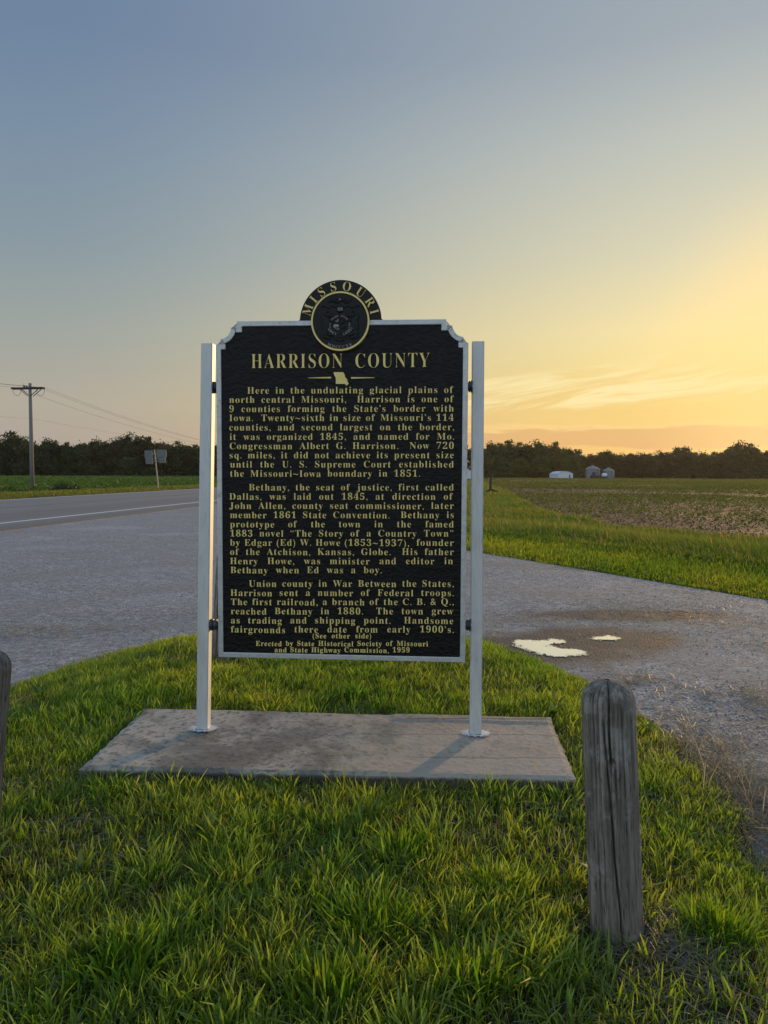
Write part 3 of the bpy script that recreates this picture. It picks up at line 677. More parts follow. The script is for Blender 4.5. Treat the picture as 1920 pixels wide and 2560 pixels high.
for sgn, zc_ in ((-1, 968), (-1, 1563), (1, 965), (1, 1565)):
    B, T_ = PEDGE[sgn]; u_edge = sgn * hw; v_ = uv(533 if sgn < 0 else 1174, zc_, 0)[1]; zz_ = P0.z + v_; tt_ = (zz_ - B.z) / (T_.z - B.z); P = B.lerp(T_, tt_)
    u_post = (P - P0).dot(UX) - sgn * PW / 2; mid_ = (u_edge + u_post) / 2; ln = abs(u_edge - u_post)
    prof = [(.012, -.5), (.024, -.5), (.0265, -.42), (.0265, -.22), (.024, -.16), (.020, -.12), (.020, -.06), (.025, -.02), (.025, .22), (.021, .28), (.021, .36), (.0165, .40), (.0165, .62), (.008, .62)]
    mb = MB(); mb.lathe([(r_, z_ * ln) for r_, z_ in prof], (0, 0, 0), 24, 'X'); o = mb.build('coupling', M_RUBBER, marker, smooth=False)
    w_ = (P - P0).dot(NX) - PW / 2
    o.location = LT(mid_, v_, max(min(w_, .02), -.02)); o.rotation_euler = (0, 0, A_SIGN + (0 if sgn < 0 else math.pi))
    mb = MB(); mb.tube([(-.62 * ln, 0, 0), (.66 * ln, 0, 0)], .0075, 6); mb.build('bolt', M_GALV, o)

# ------------------------------------------------------------------ concrete slab
scx, scy = sum(p_[0] for p_ in SLAB) / 4, sum(p_[1] for p_ in SLAB) / 4
slab = empty('concrete_slab', (scx, scy, 0), 'weathered grey concrete slab with stained seams under the marker posts', 'slab')
n_u, n_v = 80, 34; b = bmesh.new(); grid = []
for j in range(n_v + 1):
    rw = []
    for i in range(n_u + 1):
        s_, t_ = i / n_u, j / n_v; p_ = [(SLAB[0][a] * (1 - s_) + SLAB[1][a] * s_) * (1 - t_) + (SLAB[3][a] * (1 - s_) + SLAB[2][a] * s_) * t_ for a in (0, 1)]
        edge = min(i, n_u - i, j * 1.2, (n_v - j) * 1.2)
        jx = (random.random() - .5) * (.008 if edge < 1 else 0); dz = -.006 * (1 if edge < 1 else 0) - .005 * random.random() * (edge < 1)
        nz_ = .006 * float(vnoise(np.array([p_[0]]), np.array([p_[1]]), 3.0, 5)[0]) + .003 * float(vnoise(np.array([p_[0]]), np.array([p_[1]]), 14.0, 6)[0])
        if s_ > .62 and t_ > .86: nz_ += .006
        rw.append(b.verts.new((p_[0] - scx + jx, p_[1] - scy + jx, SLAB_Z - .005 + nz_ + dz)))
    grid.append(rw)
for j in range(n_v):
    for i in range(n_u): b.faces.new((grid[j][i], grid[j][i + 1], grid[j + 1][i + 1], grid[j + 1][i]))
loop = grid[0][:] + [grid[j][-1] for j in range(1, n_v + 1)] + grid[-1][:-1][::-1] + [grid[j][0] for j in range(n_v - 1, 0, -1)]
low = [b.verts.new((v.co.x * 1.004, v.co.y * 1.004, -.08)) for v in loop]
for i in range(len(loop)): j = (i + 1) % len(loop); b.faces.new((low[i], low[j], loop[j], loop[i]))
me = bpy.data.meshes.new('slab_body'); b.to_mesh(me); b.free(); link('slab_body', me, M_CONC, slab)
for sgn in (-1, 1):
    B = PEDGE[sgn][0]; mb = MB(); mb.prism([(.13 * math.cos(2 * math.pi * i / 40), .09 * math.sin(2 * math.pi * i / 40)) for i in range(40)], 0, .0015, lambda u, v, w: Vector((u, v, w)))
    mb.build('paint_overspray', M_SPRAY, slab, loc=(B.x - scx + .005, B.y - scy + .02, SLAB_Z + .0055))

# ------------------------------------------------------------------ wooden bollards
def bollard(base, top, r0, seed, cracks, hole=None, label='', front=-math.pi / 2):
    rg = np.random.default_rng(seed); DM = .064; H = (top - base).length; ns, nz_ = 260, 150
    zs = np.concatenate([np.linspace(-.12, H - DM, nz_ - 40), H - DM + DM * np.sin(np.linspace(0, math.pi / 2, 41))[1:]]); th = np.linspace(0, 2 * math.pi, ns, endpoint=False)
    TH, ZG = np.meshgrid(th, zs)
    prof = np.where(ZG > H - DM, np.sqrt(np.clip(1 - ((ZG - (H - DM)) / (DM * 1.003)) ** 2.5, 0, 1)), 1.0)
    RR = r0 * prof * (1 + .012 * np.sin(2 * TH + 1) + .02 * (vnoise(np.cos(TH) * 3, np.sin(TH) * 3 + ZG * 2, 1.0, seed) - .5))
    for (a0, wob_, drift, wd, dp, z0, z1) in cracks:
        ac = front + a0 + drift * (H - ZG) + wob_ * (vnoise(ZG * 0, ZG, 9.0, int(seed + abs(a0) * 100), 3) - .5)
        dth = (TH - ac + math.pi) % (2 * math.pi) - math.pi; env = sstep(ZG, z0, z0 + .05) * sstep(-ZG, -z1, -z1 + .03)
        RR = RR - dp * env * np.exp(-(dth * r0 / wd) ** 2)
    for _ in range(44):
        ac = rg.random() * 6.283; dth = (TH - ac - .12 * (vnoise(ZG * 0, ZG, 6.0, int(rg.integers(1e4)), 2) - .5) + math.pi) % (2 * math.pi) - math.pi
        z0 = rg.random() * H * .7; RR = RR - .0035 * sstep(ZG, z0, z0 + .08) * np.exp(-(dth * r0 / .0016) ** 2)
    if hole is not None:
        ah, zh = hole; dth = (TH - front - ah + math.pi) % (2 * math.pi) - math.pi; RR = RR - .03 * np.exp(-(((dth * r0) / .0095) ** 2 + ((ZG - zh) / .0085) ** 2) ** 2)
    V = np.stack([RR * np.cos(TH), RR * np.sin(TH), ZG], -1).reshape(-1, 3); nr = len(zs)
    ii, jj = np.meshgrid(np.arange(ns), np.arange(nr - 1)); i2 = (ii + 1) % ns
    Fq = np.stack([jj * ns + ii, jj * ns + i2, (jj + 1) * ns + i2, (jj + 1) * ns + ii], -1).reshape(-1, 4)
    me = np_mesh('bollard', V, Fq, smooth=True); o = link('wooden_bollard', me, M_WOOD)
    o.rotation_euler = Vector((0, 0, 1)).rotation_difference(top - base).to_euler(); o.location = base
    return tag(o, label, 'bollard', 'weathered timber posts around the grass island')
def bol(bpx, bpy_, tpx, tpy, *a, **k_):
    base = on_z(bpx, bpy_, .055); top = at_y(tpx, tpy, base.y); return bollard(base, top, *a, **k_)
bol(1543, 2356, 1518, 1699, .068, 3, [(.03, .15, .10, .0018, .020, .47, .80), (-.28, .10, .75, .0020, .022, -.1, .63), (.16, .2, .3, .0016, .010, .33, .52), (-.62, .1, .1, .0014, .008, .05, .70), (-.42, .1, .1, .0014, .008, .1, .72), (.5, .1, .1, .0013, .007, .1, .68)],
    hole=(.06, .512), label='weathered grey timber post with a long split and bolt hole, right of the slab', front=-math.pi / 2 - .305)
bol(-82, 2240, -36, 1622, .070, 8, [(.6, .1, .1, .002, .015, .0, .74), (1.0, .1, .1, .0016, .01, .1, .72)], label='timber post cut off by the left edge of the photo', front=-math.pi / 2 + .46)
bol(555, 1656, 570, 1376, .070, 13, [(-.5, .1, .1, .002, .015, .0, .74)], label='timber post mostly hidden behind the left edge of the marker panel')

# ------------------------------------------------------------------ utility poles and wires
def hgt(x, y): return float(height(np.array([x]), np.array([y]))[0])
def util_pole(base, label, rz):
    e = empty('utility_pole', base, label, 'utility pole', None, rz)
    mb = MB(); mb.tube([(0, 0, -.3), (0, 0, 4), (0, 0, 9.35)], [.185, .165, .125], 14); mb.build('pole', M_POLE, e, smooth=True)
    mb = MB(); mb.box((0, -.16, 8.92), (2.75, .1, .15), Matrix.Rotation(R(-1.2), 4, 'Y')); mb.box((0, .16, 8.92), (2.75, .1, .15), Matrix.Rotation(R(-1.2), 4, 'Y')); mb.build('crossarm', M_DARKWOOD, e)
    for s_ in (-1, 1):
        mb = MB(); mb.tube([(s_ * .12, -.22, 8.25), (s_ * .85, -.22, 8.86)], .032, 6); mb.tube([(s_ * .12, .22, 8.25), (s_ * .85, .22, 8.86)], .032, 6); mb.build('brace', M_DARKWOOD, e)
    for x_, z_ in ((-.50, 9.10), (-.29, 9.08)):
        mb = MB(); mb.lathe([(.03, -.1), (.05, -.06), (.085, 0), (.06, .05), (.02, .08)], (x_, 0, z_), 12); mb.build('insulator', M_DARKWOOD, e)
    mb = MB(); mb.tube([(-.58, 0, 9.0), (-.60, 0, 9.32)], .016, 5); mb.build('pin', M_WIRE, e)
    for s_ in (-1, 1):
        mb = MB(); x0_ = 1.36 * s_; x1_ = .66 * s_
        mb.tube([(x0_ + (x1_ - x0_) * (1 - math.cos(math.pi * i / 12)) / 2, -.25, 8.85 - .58 * math.sin(math.pi * i / 12) ** .8) for i in range(13)], .014, 5); mb.build('jumper_wire', M_WIRE, e)
    return e
pb = at_y(81, 1228, 62); ph = hgt(pb.x, 62.0); pb.z = ph
rzp = -math.atan(RS) * .2
pole1 = util_pole(pb, 'tall grey utility pole with a dark crossarm beyond the highway', rzp)
pb2 = Vector((pb.x + RS * 112 + 2.0, 62 + 112, 0)); pb2.z = hgt(pb2.x, pb2.y); pole2 = util_pole(pb2, 'far utility pole along the highway behind the marker', rzp)
pb0 = Vector((pb.x - 10, 62 - 95, pb.z))
wires = []
for i, (x_, z_) in enumerate(((-1.3, 9.0), (.75, 9.0), (1.3, 8.97), (.0, 6.35))):
    pts = []
    P1 = pb + Vector((x_, 0, z_)); P2 = pb2 + Vector((x_, 0, z_)); P0_ = pb0 + Vector((x_, 0, z_))
    for A_, B_, sag in ((P0_, P1, 1.7), (P1, P2, 3.3)):
        for j in range(25):
            s_ = j / 24; p_ = A_.lerp(B_, s_); p_.z -= (sag if i < 3 else 1.0) * 4 * s_ * (1 - s_)
            if not pts or (p_ - pts[-1]).length > .01: pts.append(p_)
    mb = MB(); mb.tube([p_ - pb for p_ in pts], .008 if i < 3 else .004, 5)
    nm = ('power_wire' if i < 3 else 'telephone_wire')
    o = mb.build(nm, M_WIRE, None, loc=pb)
    tag(o, ('power wire from the left tip of the crossarm', 'power wire from the middle of the right crossarm half', 'power wire from the right tip of the crossarm', 'thin lone wire attached below the crossarm on the pole')[i], 'wire', 'wires strung along the utility poles')

# ------------------------------------------------------------------ backs of road signs across the highway
rb_ = at_y(397, 1222, 56); rb_.z = hgt(rb_.x, 56.0); rt = at_y(386, 1124, 56)
rs = empty('route_sign', rb_, 'leaning road sign post with two square and two small plates seen from behind', 'road sign')
mb = MB(); mb.tube([(0, 0, -.2), rt - rb_], [.055, .05], 8); mb.build('post', M_SIGNPOST, rs)
lean = (rt - rb_).normalized()
for (x0_, y0_, x1_, y1_) in ((361, 1126, 380.5, 1145), (391, 1124, 415.5, 1143), (364, 1147, 381.5, 1160), (396, 1145.5, 414, 1157.5)):
    c4 = [at_y(a, b_, 55.93) - rb_ for a, b_ in ((x0_, y0_), (x1_, y0_), (x1_ + .8, y1_), (x0_ + .8, y1_))]; mb = MB(); b = mb.b
    A_ = [b.verts.new(v) for v in c4]; B_ = [b.verts.new(v + Vector((0, .03, 0))) for v in c4]
    b.faces.new(A_); b.faces.new(B_[::-1])
    for i in range(4): b.faces.new((A_[i], B_[i], B_[(i + 1) % 4], A_[(i + 1) % 4]))
    mb.build('sign_plate', M_SIGNBACK, rs)
for y0_ in (1135, 1146, 1153):
    a, b_ = at_y(363, y0_ + .5, 55.98) - rb_, at_y(414, y0_ - 1, 55.98) - rb_; mb = MB(); mb.tube([a, b_], .03, 6); mb.build('cross_bar', M_SIGNPOST, rs)

# lone fence post with weeds, right
fb = at_y(1226, 1228, 64); fb.z = hgt(fb.x, 64.0); ftop = at_y(1227, 1183, 64)
mb = MB(); mb.tube([(0, 0, -.2), (0, 0, .6), ftop - fb], [.12, .115, .10], 10); tag(mb.build('fence_post', M_DARKWOOD, None, loc=fb), 'lone dark wooden fence post with weeds round its foot', 'fence post')

# ------------------------------------------------------------------ farmstead
FY = 271.0
def pxw(n): return n * FY / F
def farm(px): p_ = at_y(px, 1190, FY); p_.z = -.5; return p_
e = empty('white_shed', farm(1414), 'low white gabled shed with a dark doorway at the far tree line', 'shed')
w2, hh_, pk, dp = pxw(37) / 2, 1.75, 2.75, 9.0
mb = MB(); mb.prism([(-w2, -.1), (w2, -.1), (w2, hh_), (w2 * .55, hh_ + .78), (0, pk), (-w2 * .55, hh_ + .78), (-w2, hh_)], 0, dp, lambda u, v, w: Vector((u - w * .14, w, v))); mb.build('wall', M_WHITE, e)
mb = MB()
for s_ in (-1, 1):
    for (a, b_), (c_, d_) in (((s_ * (w2 + .12), hh_ - .06), (s_ * w2 * .55, hh_ + .86)), ((s_ * w2 * .55, hh_ + .86), (0, pk + .1))):
        P4 = [Vector((a + .02, -.15, b_)), Vector((c_ + .02, -.15, d_)), Vector((c_ - dp * .14, dp, d_)), Vector((a - dp * .14, dp, b_))]
        vs4 = [mb.b.verts.new(p_) for p_ in P4] + [mb.b.verts.new(p_ + Vector((0, 0, .07))) for p_ in P4]
        mb.b.faces.new(vs4[:4][::-1]); mb.b.faces.new(vs4[4:])
        for i in range(4): mb.b.faces.new((vs4[i], vs4[(i + 1) % 4], vs4[4 + (i + 1) % 4], vs4[4 + i]))
mb.build('roof', M_WROOF, e)
mb = MB(); mb.box((w2 * .55, -.04, .75), (.42, .06, 1.5)); mb.build('door', M_DARK, e)
mb = MB(); mb.box((w2 * .1, -.03, .8), (1.5, .05, 1.65)); mb.build('sliding_door', M_WHITE, e)
for px_, wpx, eave, peak, lb in ((1481, 35, 3.75, 4.95, 'larger grey steel grain bin beside the tractor'), (1520.5, 27, 3.1, 4.1, 'smaller grey steel grain bin right of the white tank')):
    e = empty('grain_bin', farm(px_), lb, 'grain bin', 'grain bins by the tree line'); r_ = pxw(wpx) / 2
    mb = MB(); mb.lathe([(r_, -.1), (r_, eave * .33), (r_, eave * .66), (r_, eave)], (0, 0, 0), 32); mb.build('wall', M_CORR, e, smooth=False)
    mb = MB(); mb.lathe([(r_ + .12, eave - .03), (r_ + .12, eave + .05), (.45, peak), (.45, peak + .2), (.1, peak + .28)], (0, 0, 0), 24); mb.build('roof', M_CORR, e)
    mb = MB(); mb.tube([(r_ * .93, -r_ * .42, 0), (r_ * .93, -r_ * .42, eave)], .09, 6); mb.tube([(r_ * .83, -r_ * .60, 0), (r_ * .83, -r_ * .60, eave)], .05, 6); mb.build('ladder', M_GALV, e)
    mb = MB(); mb.box((-.2, -r_ - .01, 1.0), (.75, .12, 1.7)); mb.build('door', M_CORR, e)
tp = farm(1476); tp.y -= 6; e = empty('tractor', tp, 'dark farm tractor parked in front of the larger grain bin', 'tractor')
mb = MB(); mb.box((.75, 0, 1.15), (1.8, .8, .75), bev=.1); mb.box((-.35, 0, .95), (1.2, .9, .6), bev=.08); mb.build('hood', M_TRACTOR, e)
mb = MB(); mb.box((-.45, 0, 1.85), (1.2, 1.25, 1.1), bev=.08); mb.box((-.45, 0, 2.45), (1.35, 1.4, .12), bev=.04); mb.build('cab', M_DARK, e)
for x_, r_, w_ in ((-.75, .85, .45), (1.25, .55, .32)):
    for s_ in (-1, 1):
        mb = MB(); mb.lathe([(r_ * .5, -w_ / 2), (r_ * .95, -w_ / 2), (r_, -w_ * .3), (r_, w_ * .3), (r_ * .95, w_ / 2), (r_ * .5, w_ / 2)], (x_, s_ * .75, r_), 20, 'Y'); mb.build('wheel', M_TYRE, e)
tp = farm(1503); tp.y -= 4; e = empty('tank_wagon', tp, 'white rounded tank on a dark wagon between the grain bins', 'tank wagon')
mb = MB(); mb.lathe([(.1, -1.0), (.5, -.92), (.72, -.65), (.78, 0), (.72, .65), (.5, .92), (.1, 1.0)], (0, 0, 1.45), 20, 'X'); mb.build('tank', M_WHITE, e, smooth=True)
mb = MB(); mb.box((0, 0, .6), (2.3, 1.0, .16)); mb.box((-.5, 0, .75), (.12, .9, .3)); mb.box((.5, 0, .75), (.12, .9, .3)); mb.tube([(-1.1, 0, .6), (-2.0, 0, .45)], .05, 6); mb.build('chassis', M_DARK, e)
for x_ in (-.75, .75):
    for s_ in (-1, 1):
        mb = MB(); mb.lathe([(.18, -.1), (.36, -.1), (.38, 0), (.36, .1), (.18, .1)], (x_, s_ * .6, .38), 16, 'Y'); mb.build('wheel', M_TYRE, e)
fs = at_y(1161, 1190, 255); fs.z = -.5; e = empty('pole_barn', fs, 'distant white barn glimpsed between the marker panel and its right post', 'barn')
mb = MB(); mb.prism([(-4, -.1), (4, -.1), (4, 2.7), (0, 4.0), (-4, 2.7)], 0, 12, lambda u, v, w: Vector((u * .6, w, v))); mb.build('wall', M_WHITE, e)
mb = MB()
for s_ in (-1, 1): mb.prism([(s_ * 4.25, 2.66), (0, 4.06), (0, 4.16), (s_ * 4.25, 2.76)], -.2, 12.2, lambda u, v, w: Vector((u * .6, w, v)))
mb.build('roof', M_WROOF, e)
mb = MB(); mb.box((0, -.04, 1.1), (1.6, .06, 2.3)); mb.build('door', M_DARK, e)

# ------------------------------------------------------------------ trees
def leaf_quads(C, size, rg, flat=0.0):
    n = len(C); a = rg.normal(size=(n, 3)); a[:, 2] *= (1 - flat); a /= np.linalg.norm(a, axis=1)[:, None]; t = rg.normal(size=(n, 3)); b_ = np.cross(a, t); b_ /= np.linalg.norm(b_, axis=1)[:, None]
    s_ = (size * (.55 + .9 * rg.random(n)))[:, None]; a *= s_ * .5; b_ *= s_ * .36
    V = np.stack([C - a, C - b_ * 1.0 + a * .1, C + a, C + b_], 1).reshape(-1, 3); Fq = np.arange(4 * n).reshape(n, 4); return V, Fq
def crown_pts(rg, H, Wd, nleaf, low=.10, nb=15, spike=.5):
    C, T = [], []; per = nleaf // nb
    for i in range(nb):
        zf = low + (1 - low) * (i + .6) / nb * .92; rad_env = Wd * .5 * (math.sin(math.pi * min(.98, max(.06, (zf * .86 + .16)))) ** .6)
        a = rg.random() * 6.283; rr_ = rad_env * rg.random() ** .6 * .75; br = Wd * (.10 + .13 * rg.random()) * (1.15 - .45 * zf)
        c_ = np.array([rr_ * math.cos(a), rr_ * math.sin(a), zf * H - br * .35]); d_ = rg.normal(size=(per, 3)); d_ /= np.linalg.norm(d_, axis=1)[:, None]
        P = c_ + d_ * (br * (.35 + .75 * rg.random(per) ** .7))[:, None] * np.array([1.15, 1.15, .8]); tv = .75 + .5 * rg.random(); C.append(P); T.append(np.full(per, tv) * (.8 + .4 * rg.random(per)))
    for i in range(9):
        a = rg.random() * 6.283; zf = .60 + .42 * rg.random(); rr_ = Wd * .5 * (1.05 - zf) * 1.5 * rg.random() ** .5 + .2; m_ = 46; br = Wd * (.04 + .045 * rg.random())
        d_ = rg.normal(size=(m_, 3)); C.append(np.array([rr_ * math.cos(a), rr_ * math.sin(a), zf * H]) + d_ * br * np.array([.8, .8, .6])); T.append(np.full(m_, .9) * (.8 + .4 * rg.random(m_)))
    C = np.concatenate(C); T = np.concatenate(T); kk = (C[:, 2] > .02 * H) & (C[:, 2] < H * 1.08); return C[kk], T[kk]
PROTO = []
for i in range(9):
    rg = np.random.default_rng(100 + i); H = 10.0; Wd = 8.2 + 2.4 * rg.random(); C, T = crown_pts(rg, H, Wd, 4600, .06, 17 + i % 5)
    V, Fq = leaf_quads(C, np.full(len(C), .46), rg); basec = np.array([[.030, .048, .016], [.040, .055, .018], [.050, .058, .020]][i % 3])
    me = np_mesh('crown', V, Fq, np.repeat(basec[None, :] * T[:, None], 4, 0)); me.materials.append(M_LEAF)
    mb = MB(); mb.tube([(0, 0, -.3), (.1, 0, 2.5), (0, .1, 5), (.2, 0, 8.2)], [.34, .27, .2, .07], 8)
    for j in range(4):
        a = rg.random() * 6.28; z0 = 2.2 + 1.2 * j; mb.tube([(.05, 0, z0), (1.2 * math.cos(a), 1.2 * math.sin(a), z0 + 1.0), (2.5 * math.cos(a), 2.5 * math.sin(a), z0 + 2.6)], [.15, .1, .04], 6)
    bmesh.ops.recalc_face_normals(mb.b, faces=mb.b.faces); mt = bpy.data.meshes.new('trunk'); mb.b.to_mesh(mt); mb.b.free(); mt.materials.append(M_BARK); PROTO.append((me, mt))
WARM = []
for (me, mt), fac in zip(PROTO[:5], (1, 1, 1, 1, 1)):
    m2_ = me.copy(); at_ = m2_.attributes['tint']; c_ = np.empty(len(m2_.vertices) * 4, np.float32); at_.data.foreach_get('color', c_); c_ = c_.reshape(-1, 4); c_[:, :3] *= (2.1, 1.75, 1.2); at_.data.foreach_set('color', c_.ravel()); WARM.append((m2_, mt))
def tree(px, toppy, y, wfac, idx, label, group, warm=False, z0=-.5, rz=None):
    b_ = at_y(px, 1190, y); t_ = at_y(px, toppy, y); H = t_.z - z0; me, mt = (WARM if warm else PROTO)[idx % (5 if warm else 9)]
    e = empty('tree', (b_.x, y, z0), label, 'tree', group, random.random() * 6.28 if rz is None else rz); s_ = H / 9.6; e.scale = (s_ * wfac, s_ * wfac, s_)
    o = bpy.data.objects.new('crown', me); COL.objects.link(o); o.parent = e; o2 = bpy.data.objects.new('trunk', mt); COL.objects.link(o2); o2.parent = e; return e
LT_ = [(-45, 1100), (-8, 1093), (28, 1089), (58, 1096), (88, 1111), (117, 1104), (138, 1107), (166, 1113), (190, 1124), (207, 1108), (238, 1101), (262, 1112), (282, 1104), (303, 1099), (325, 1092), (347, 1097), (368, 1101), (386, 1112), (405, 1106), (425, 1113), (446, 1111), (468, 1118), (490, 1119)]
desc_l = ('broad airy-topped', 'dense round-topped', 'tall rounded', 'slim dark', 'wide low', 'narrow uneven', 'full domed')
ordn = ['first', 'second', 'third', 'fourth', 'fifth', 'sixth', 'seventh', 'eighth', 'ninth', 'tenth', 'eleventh', 'twelfth', 'thirteenth', 'fourteenth', 'fifteenth', 'sixteenth', 'seventeenth', 'eighteenth', 'nineteenth', 'twentieth', 'twenty-first', 'twenty-second', 'twenty-third', 'twenty-fourth', 'twenty-fifth', 'twenty-sixth', 'twenty-seventh', 'twenty-eighth']
GL, GR, GW = 'dark trees along the left tree line', 'dark trees along the far right tree line', 'olive trees behind the white shed'
vis = 0
for i, (px_, ty_) in enumerate(LT_):
    if px_ < -20: lb = 'dark tree at the very left end of the tree line, cut by the photo edge'
    else:
        lb = f'{ordn[vis]} dark tree from the left edge in the tree line across the highway'; vis += 1
    tree(px_, ty_, 297 + 7 * ((i * 37) % 5) / 5, .92 + .25 * ((i * 13) % 7) / 7, i * 4 + 1, lb, GL)
for i, px_ in enumerate(range(515, 1200, 26)):      # the line goes on behind the marker
    if px_ < 1140: tree(px_, 1112 + 10 * math.sin(i * 1.9), 300 + (i * 3) % 7, 1.05, i * 5 + 2, f'{ordn[i]} tree of the far line behind the marker panel, counted from its left edge', 'trees hidden behind the marker')
WT = [(1203, 1118), (1225, 1112), (1247, 1116), (1270, 1109), (1296, 1114), (1318, 1111), (1340, 1109), (1362, 1118), (1384, 1113), (1404, 1124), (1424, 1128), (1438, 1141)]
for i, (px_, ty_) in enumerate(WT):
    tree(px_, ty_, 292 + (i * 5) % 9, .95 + .2 * ((i * 3) % 5) / 5, i * 2 + 1, f'{ordn[i]} olive-green tree rightward from the right marker post, before the grain bins', GW, warm=(i % 3 != 1))
for i, (px_, ty_, yy_) in enumerate(((1216, 1153, 286), (1252, 1150, 285), (1300, 1146, 287), (1352, 1143, 288), (1400, 1150, 290))):
    tree(px_, ty_, yy_, 1.5, i + 2, ('low bushy tree at the left foot of the olive grove', 'second low bushy tree at the foot of the olive grove', 'middle low bushy tree at the foot of the olive grove', 'low bushy tree left of the shed in the olive grove', 'low bushy tree just behind the white shed')[i], GW, warm=True)
tree(1441, 1163, 279.0, 1.25, 3, 'small rounded golden-green tree between the white shed and the grain bins', None, warm=True)
FR = [(1458, 1143), (1478, 1139), (1498, 1137), (1514, 1131), (1536, 1138), (1556, 1136), (1578, 1139), (1602, 1135), (1624, 1138), (1648, 1133), (1668, 1135), (1690, 1126), (1714, 1122), (1738, 1130), (1762, 1133), (1786, 1136), (1808, 1131), (1828, 1122), (1848, 1111), (1868, 1115), (1892, 1129), (1916, 1131), (1945, 1128)]
for i, (px_, ty_) in enumerate(FR):
    tree(px_, ty_, 318 + (i * 5) % 13, 1.0 + .3 * ((i * 11) % 6) / 6, i * 4 + 3, f'{ordn[i]} tree of the dark line right of the olive grove, counted past the grain bins' if i < 22 else 'dark tree cut by the right photo edge in the far line', GR)
# dense wood behind the front trees
Vs, Ts = [], []; rg = np.random.default_rng(77)
for i in range(215):
    px_ = -720 + 3500 * i / 214; y_ = 330 + 25 * rg.random() + (10 if px_ > 1440 else 0); p_ = at_y(px_, 1190, y_); H = (13.0 if px_ < 1200 else 12.0 if px_ < 1440 else 9.3) + 1.6 * rg.random()
    C, T = crown_pts(rg, H, 11 + 3 * rg.random(), 900, .0, 13); C += np.array([p_.x, y_, -.5]); Vs.append(C); Ts.append(T)
C = np.concatenate(Vs); T = np.concatenate(Ts); V, Fq = leaf_quads(C, np.full(len(C), 1.15), rg)
tag(link('woodland', np_mesh('woodland', V, Fq, np.repeat(np.array([[.026, .036, .014]]) * T[:, None], 4, 0)), M_LEAF), 'dense dark woodland massed behind the front trees', 'woodland', kind='stuff')

# ------------------------------------------------------------------ small plants: weed clumps
def weed(name, loc, w_, h_, n, size, label, col, group=None):
    rg = np.random.default_rng(int(abs(loc[0]) * 100) + n); t = rg.random(n) * 6.283; r_ = rg.random(n) ** .6 * w_ / 2; zz_ = h_ * (1 - (r_ / (w_ / 2)) ** 2) * (.25 + .75 * rg.random(n)) * (.7 + .3 * np.sin(t * 3 + 1))
    C = np.stack([r_ * np.cos(t), r_ * np.sin(t), zz_ + .02], 1); V, Fq = leaf_quads(C, np.full(n, size), rg); tv = .6 + .8 * rg.random(n)
    return tag(link(name, np_mesh(name, V, Fq, np.repeat(np.array([col]) * tv[:, None], 4, 0)), M_LEAF, loc=loc), label, 'plant', group)
def gpt(px, py, y): p_ = at_y(px, py, y); p_.z = hgt(p_.x, y); return p_
weed('weed_clump', gpt(160, 1215, 60), 3.2, 1.05, 900, .20, 'largest dark leafy weed clump at the field edge right of the utility pole', (.03, .05, .015), 'weeds at the edge of the left field')
weed('weed_clump', gpt(88, 1220, 61.5), 1.6, .55, 400, .16, 'small weed clump hugging the foot of the utility pole', (.04, .05, .016), 'weeds at the edge of the left field')
weed('weed_clump', gpt(30, 1222, 58), 2.6, .7, 600, .17, 'weed clump at the field edge left of the utility pole', (.04, .06, .018), 'weeds at the edge of the left field')
weed('weed_clump', fb + Vector((.05, -.15, 0)), 1.5, .5, 350, .16, 'dark weeds around the foot of the lone fence post', (.03, .04, .014))

# ------------------------------------------------------------------ grass
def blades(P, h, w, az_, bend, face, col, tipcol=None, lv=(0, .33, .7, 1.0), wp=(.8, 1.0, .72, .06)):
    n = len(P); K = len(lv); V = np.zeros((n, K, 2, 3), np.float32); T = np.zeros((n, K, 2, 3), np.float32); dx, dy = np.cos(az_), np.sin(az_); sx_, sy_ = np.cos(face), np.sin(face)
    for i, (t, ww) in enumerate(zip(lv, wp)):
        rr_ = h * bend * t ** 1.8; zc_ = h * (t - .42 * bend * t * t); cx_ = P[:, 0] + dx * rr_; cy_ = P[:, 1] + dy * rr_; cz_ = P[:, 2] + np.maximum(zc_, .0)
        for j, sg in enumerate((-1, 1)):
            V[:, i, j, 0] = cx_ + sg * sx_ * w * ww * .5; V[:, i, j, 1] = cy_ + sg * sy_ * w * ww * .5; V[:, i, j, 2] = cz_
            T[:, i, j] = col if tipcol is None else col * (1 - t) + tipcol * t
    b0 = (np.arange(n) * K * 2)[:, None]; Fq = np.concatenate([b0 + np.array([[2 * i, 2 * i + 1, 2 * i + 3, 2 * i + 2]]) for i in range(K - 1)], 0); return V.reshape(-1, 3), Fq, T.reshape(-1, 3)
def merge(parts):
    off = 0; Vs, Fs, Ts = [], [], []
    for V, Fq, T in parts: Vs.append(V); Fs.append(Fq + off); Ts.append(T); off += len(V)
    return np.concatenate(Vs), np.concatenate(Fs), np.concatenate(Ts)
def gcol(n, rg, green=(.100, .195, .026), yel=(.24, .285, .044), f_=None):
    f_ = rg.random(n) if f_ is None else np.clip(f_ + .25 * (rg.random(n) - .5), 0, 1); c_ = np.array(green)[None] * (1 - f_[:, None]) + np.array(yel)[None] * f_[:, None]; return c_ * (.7 + .6 * rg.random(n))[:, None]
rg = np.random.default_rng(21)
slabp = [tuple(p_) for p_ in SLAB]; slab_c = np.mean(np.array(SLAB), 0)
BOLS = [(o.location.x, o.location.y, .078) for o in bpy.data.objects if o.name.startswith('wooden_bollard')]
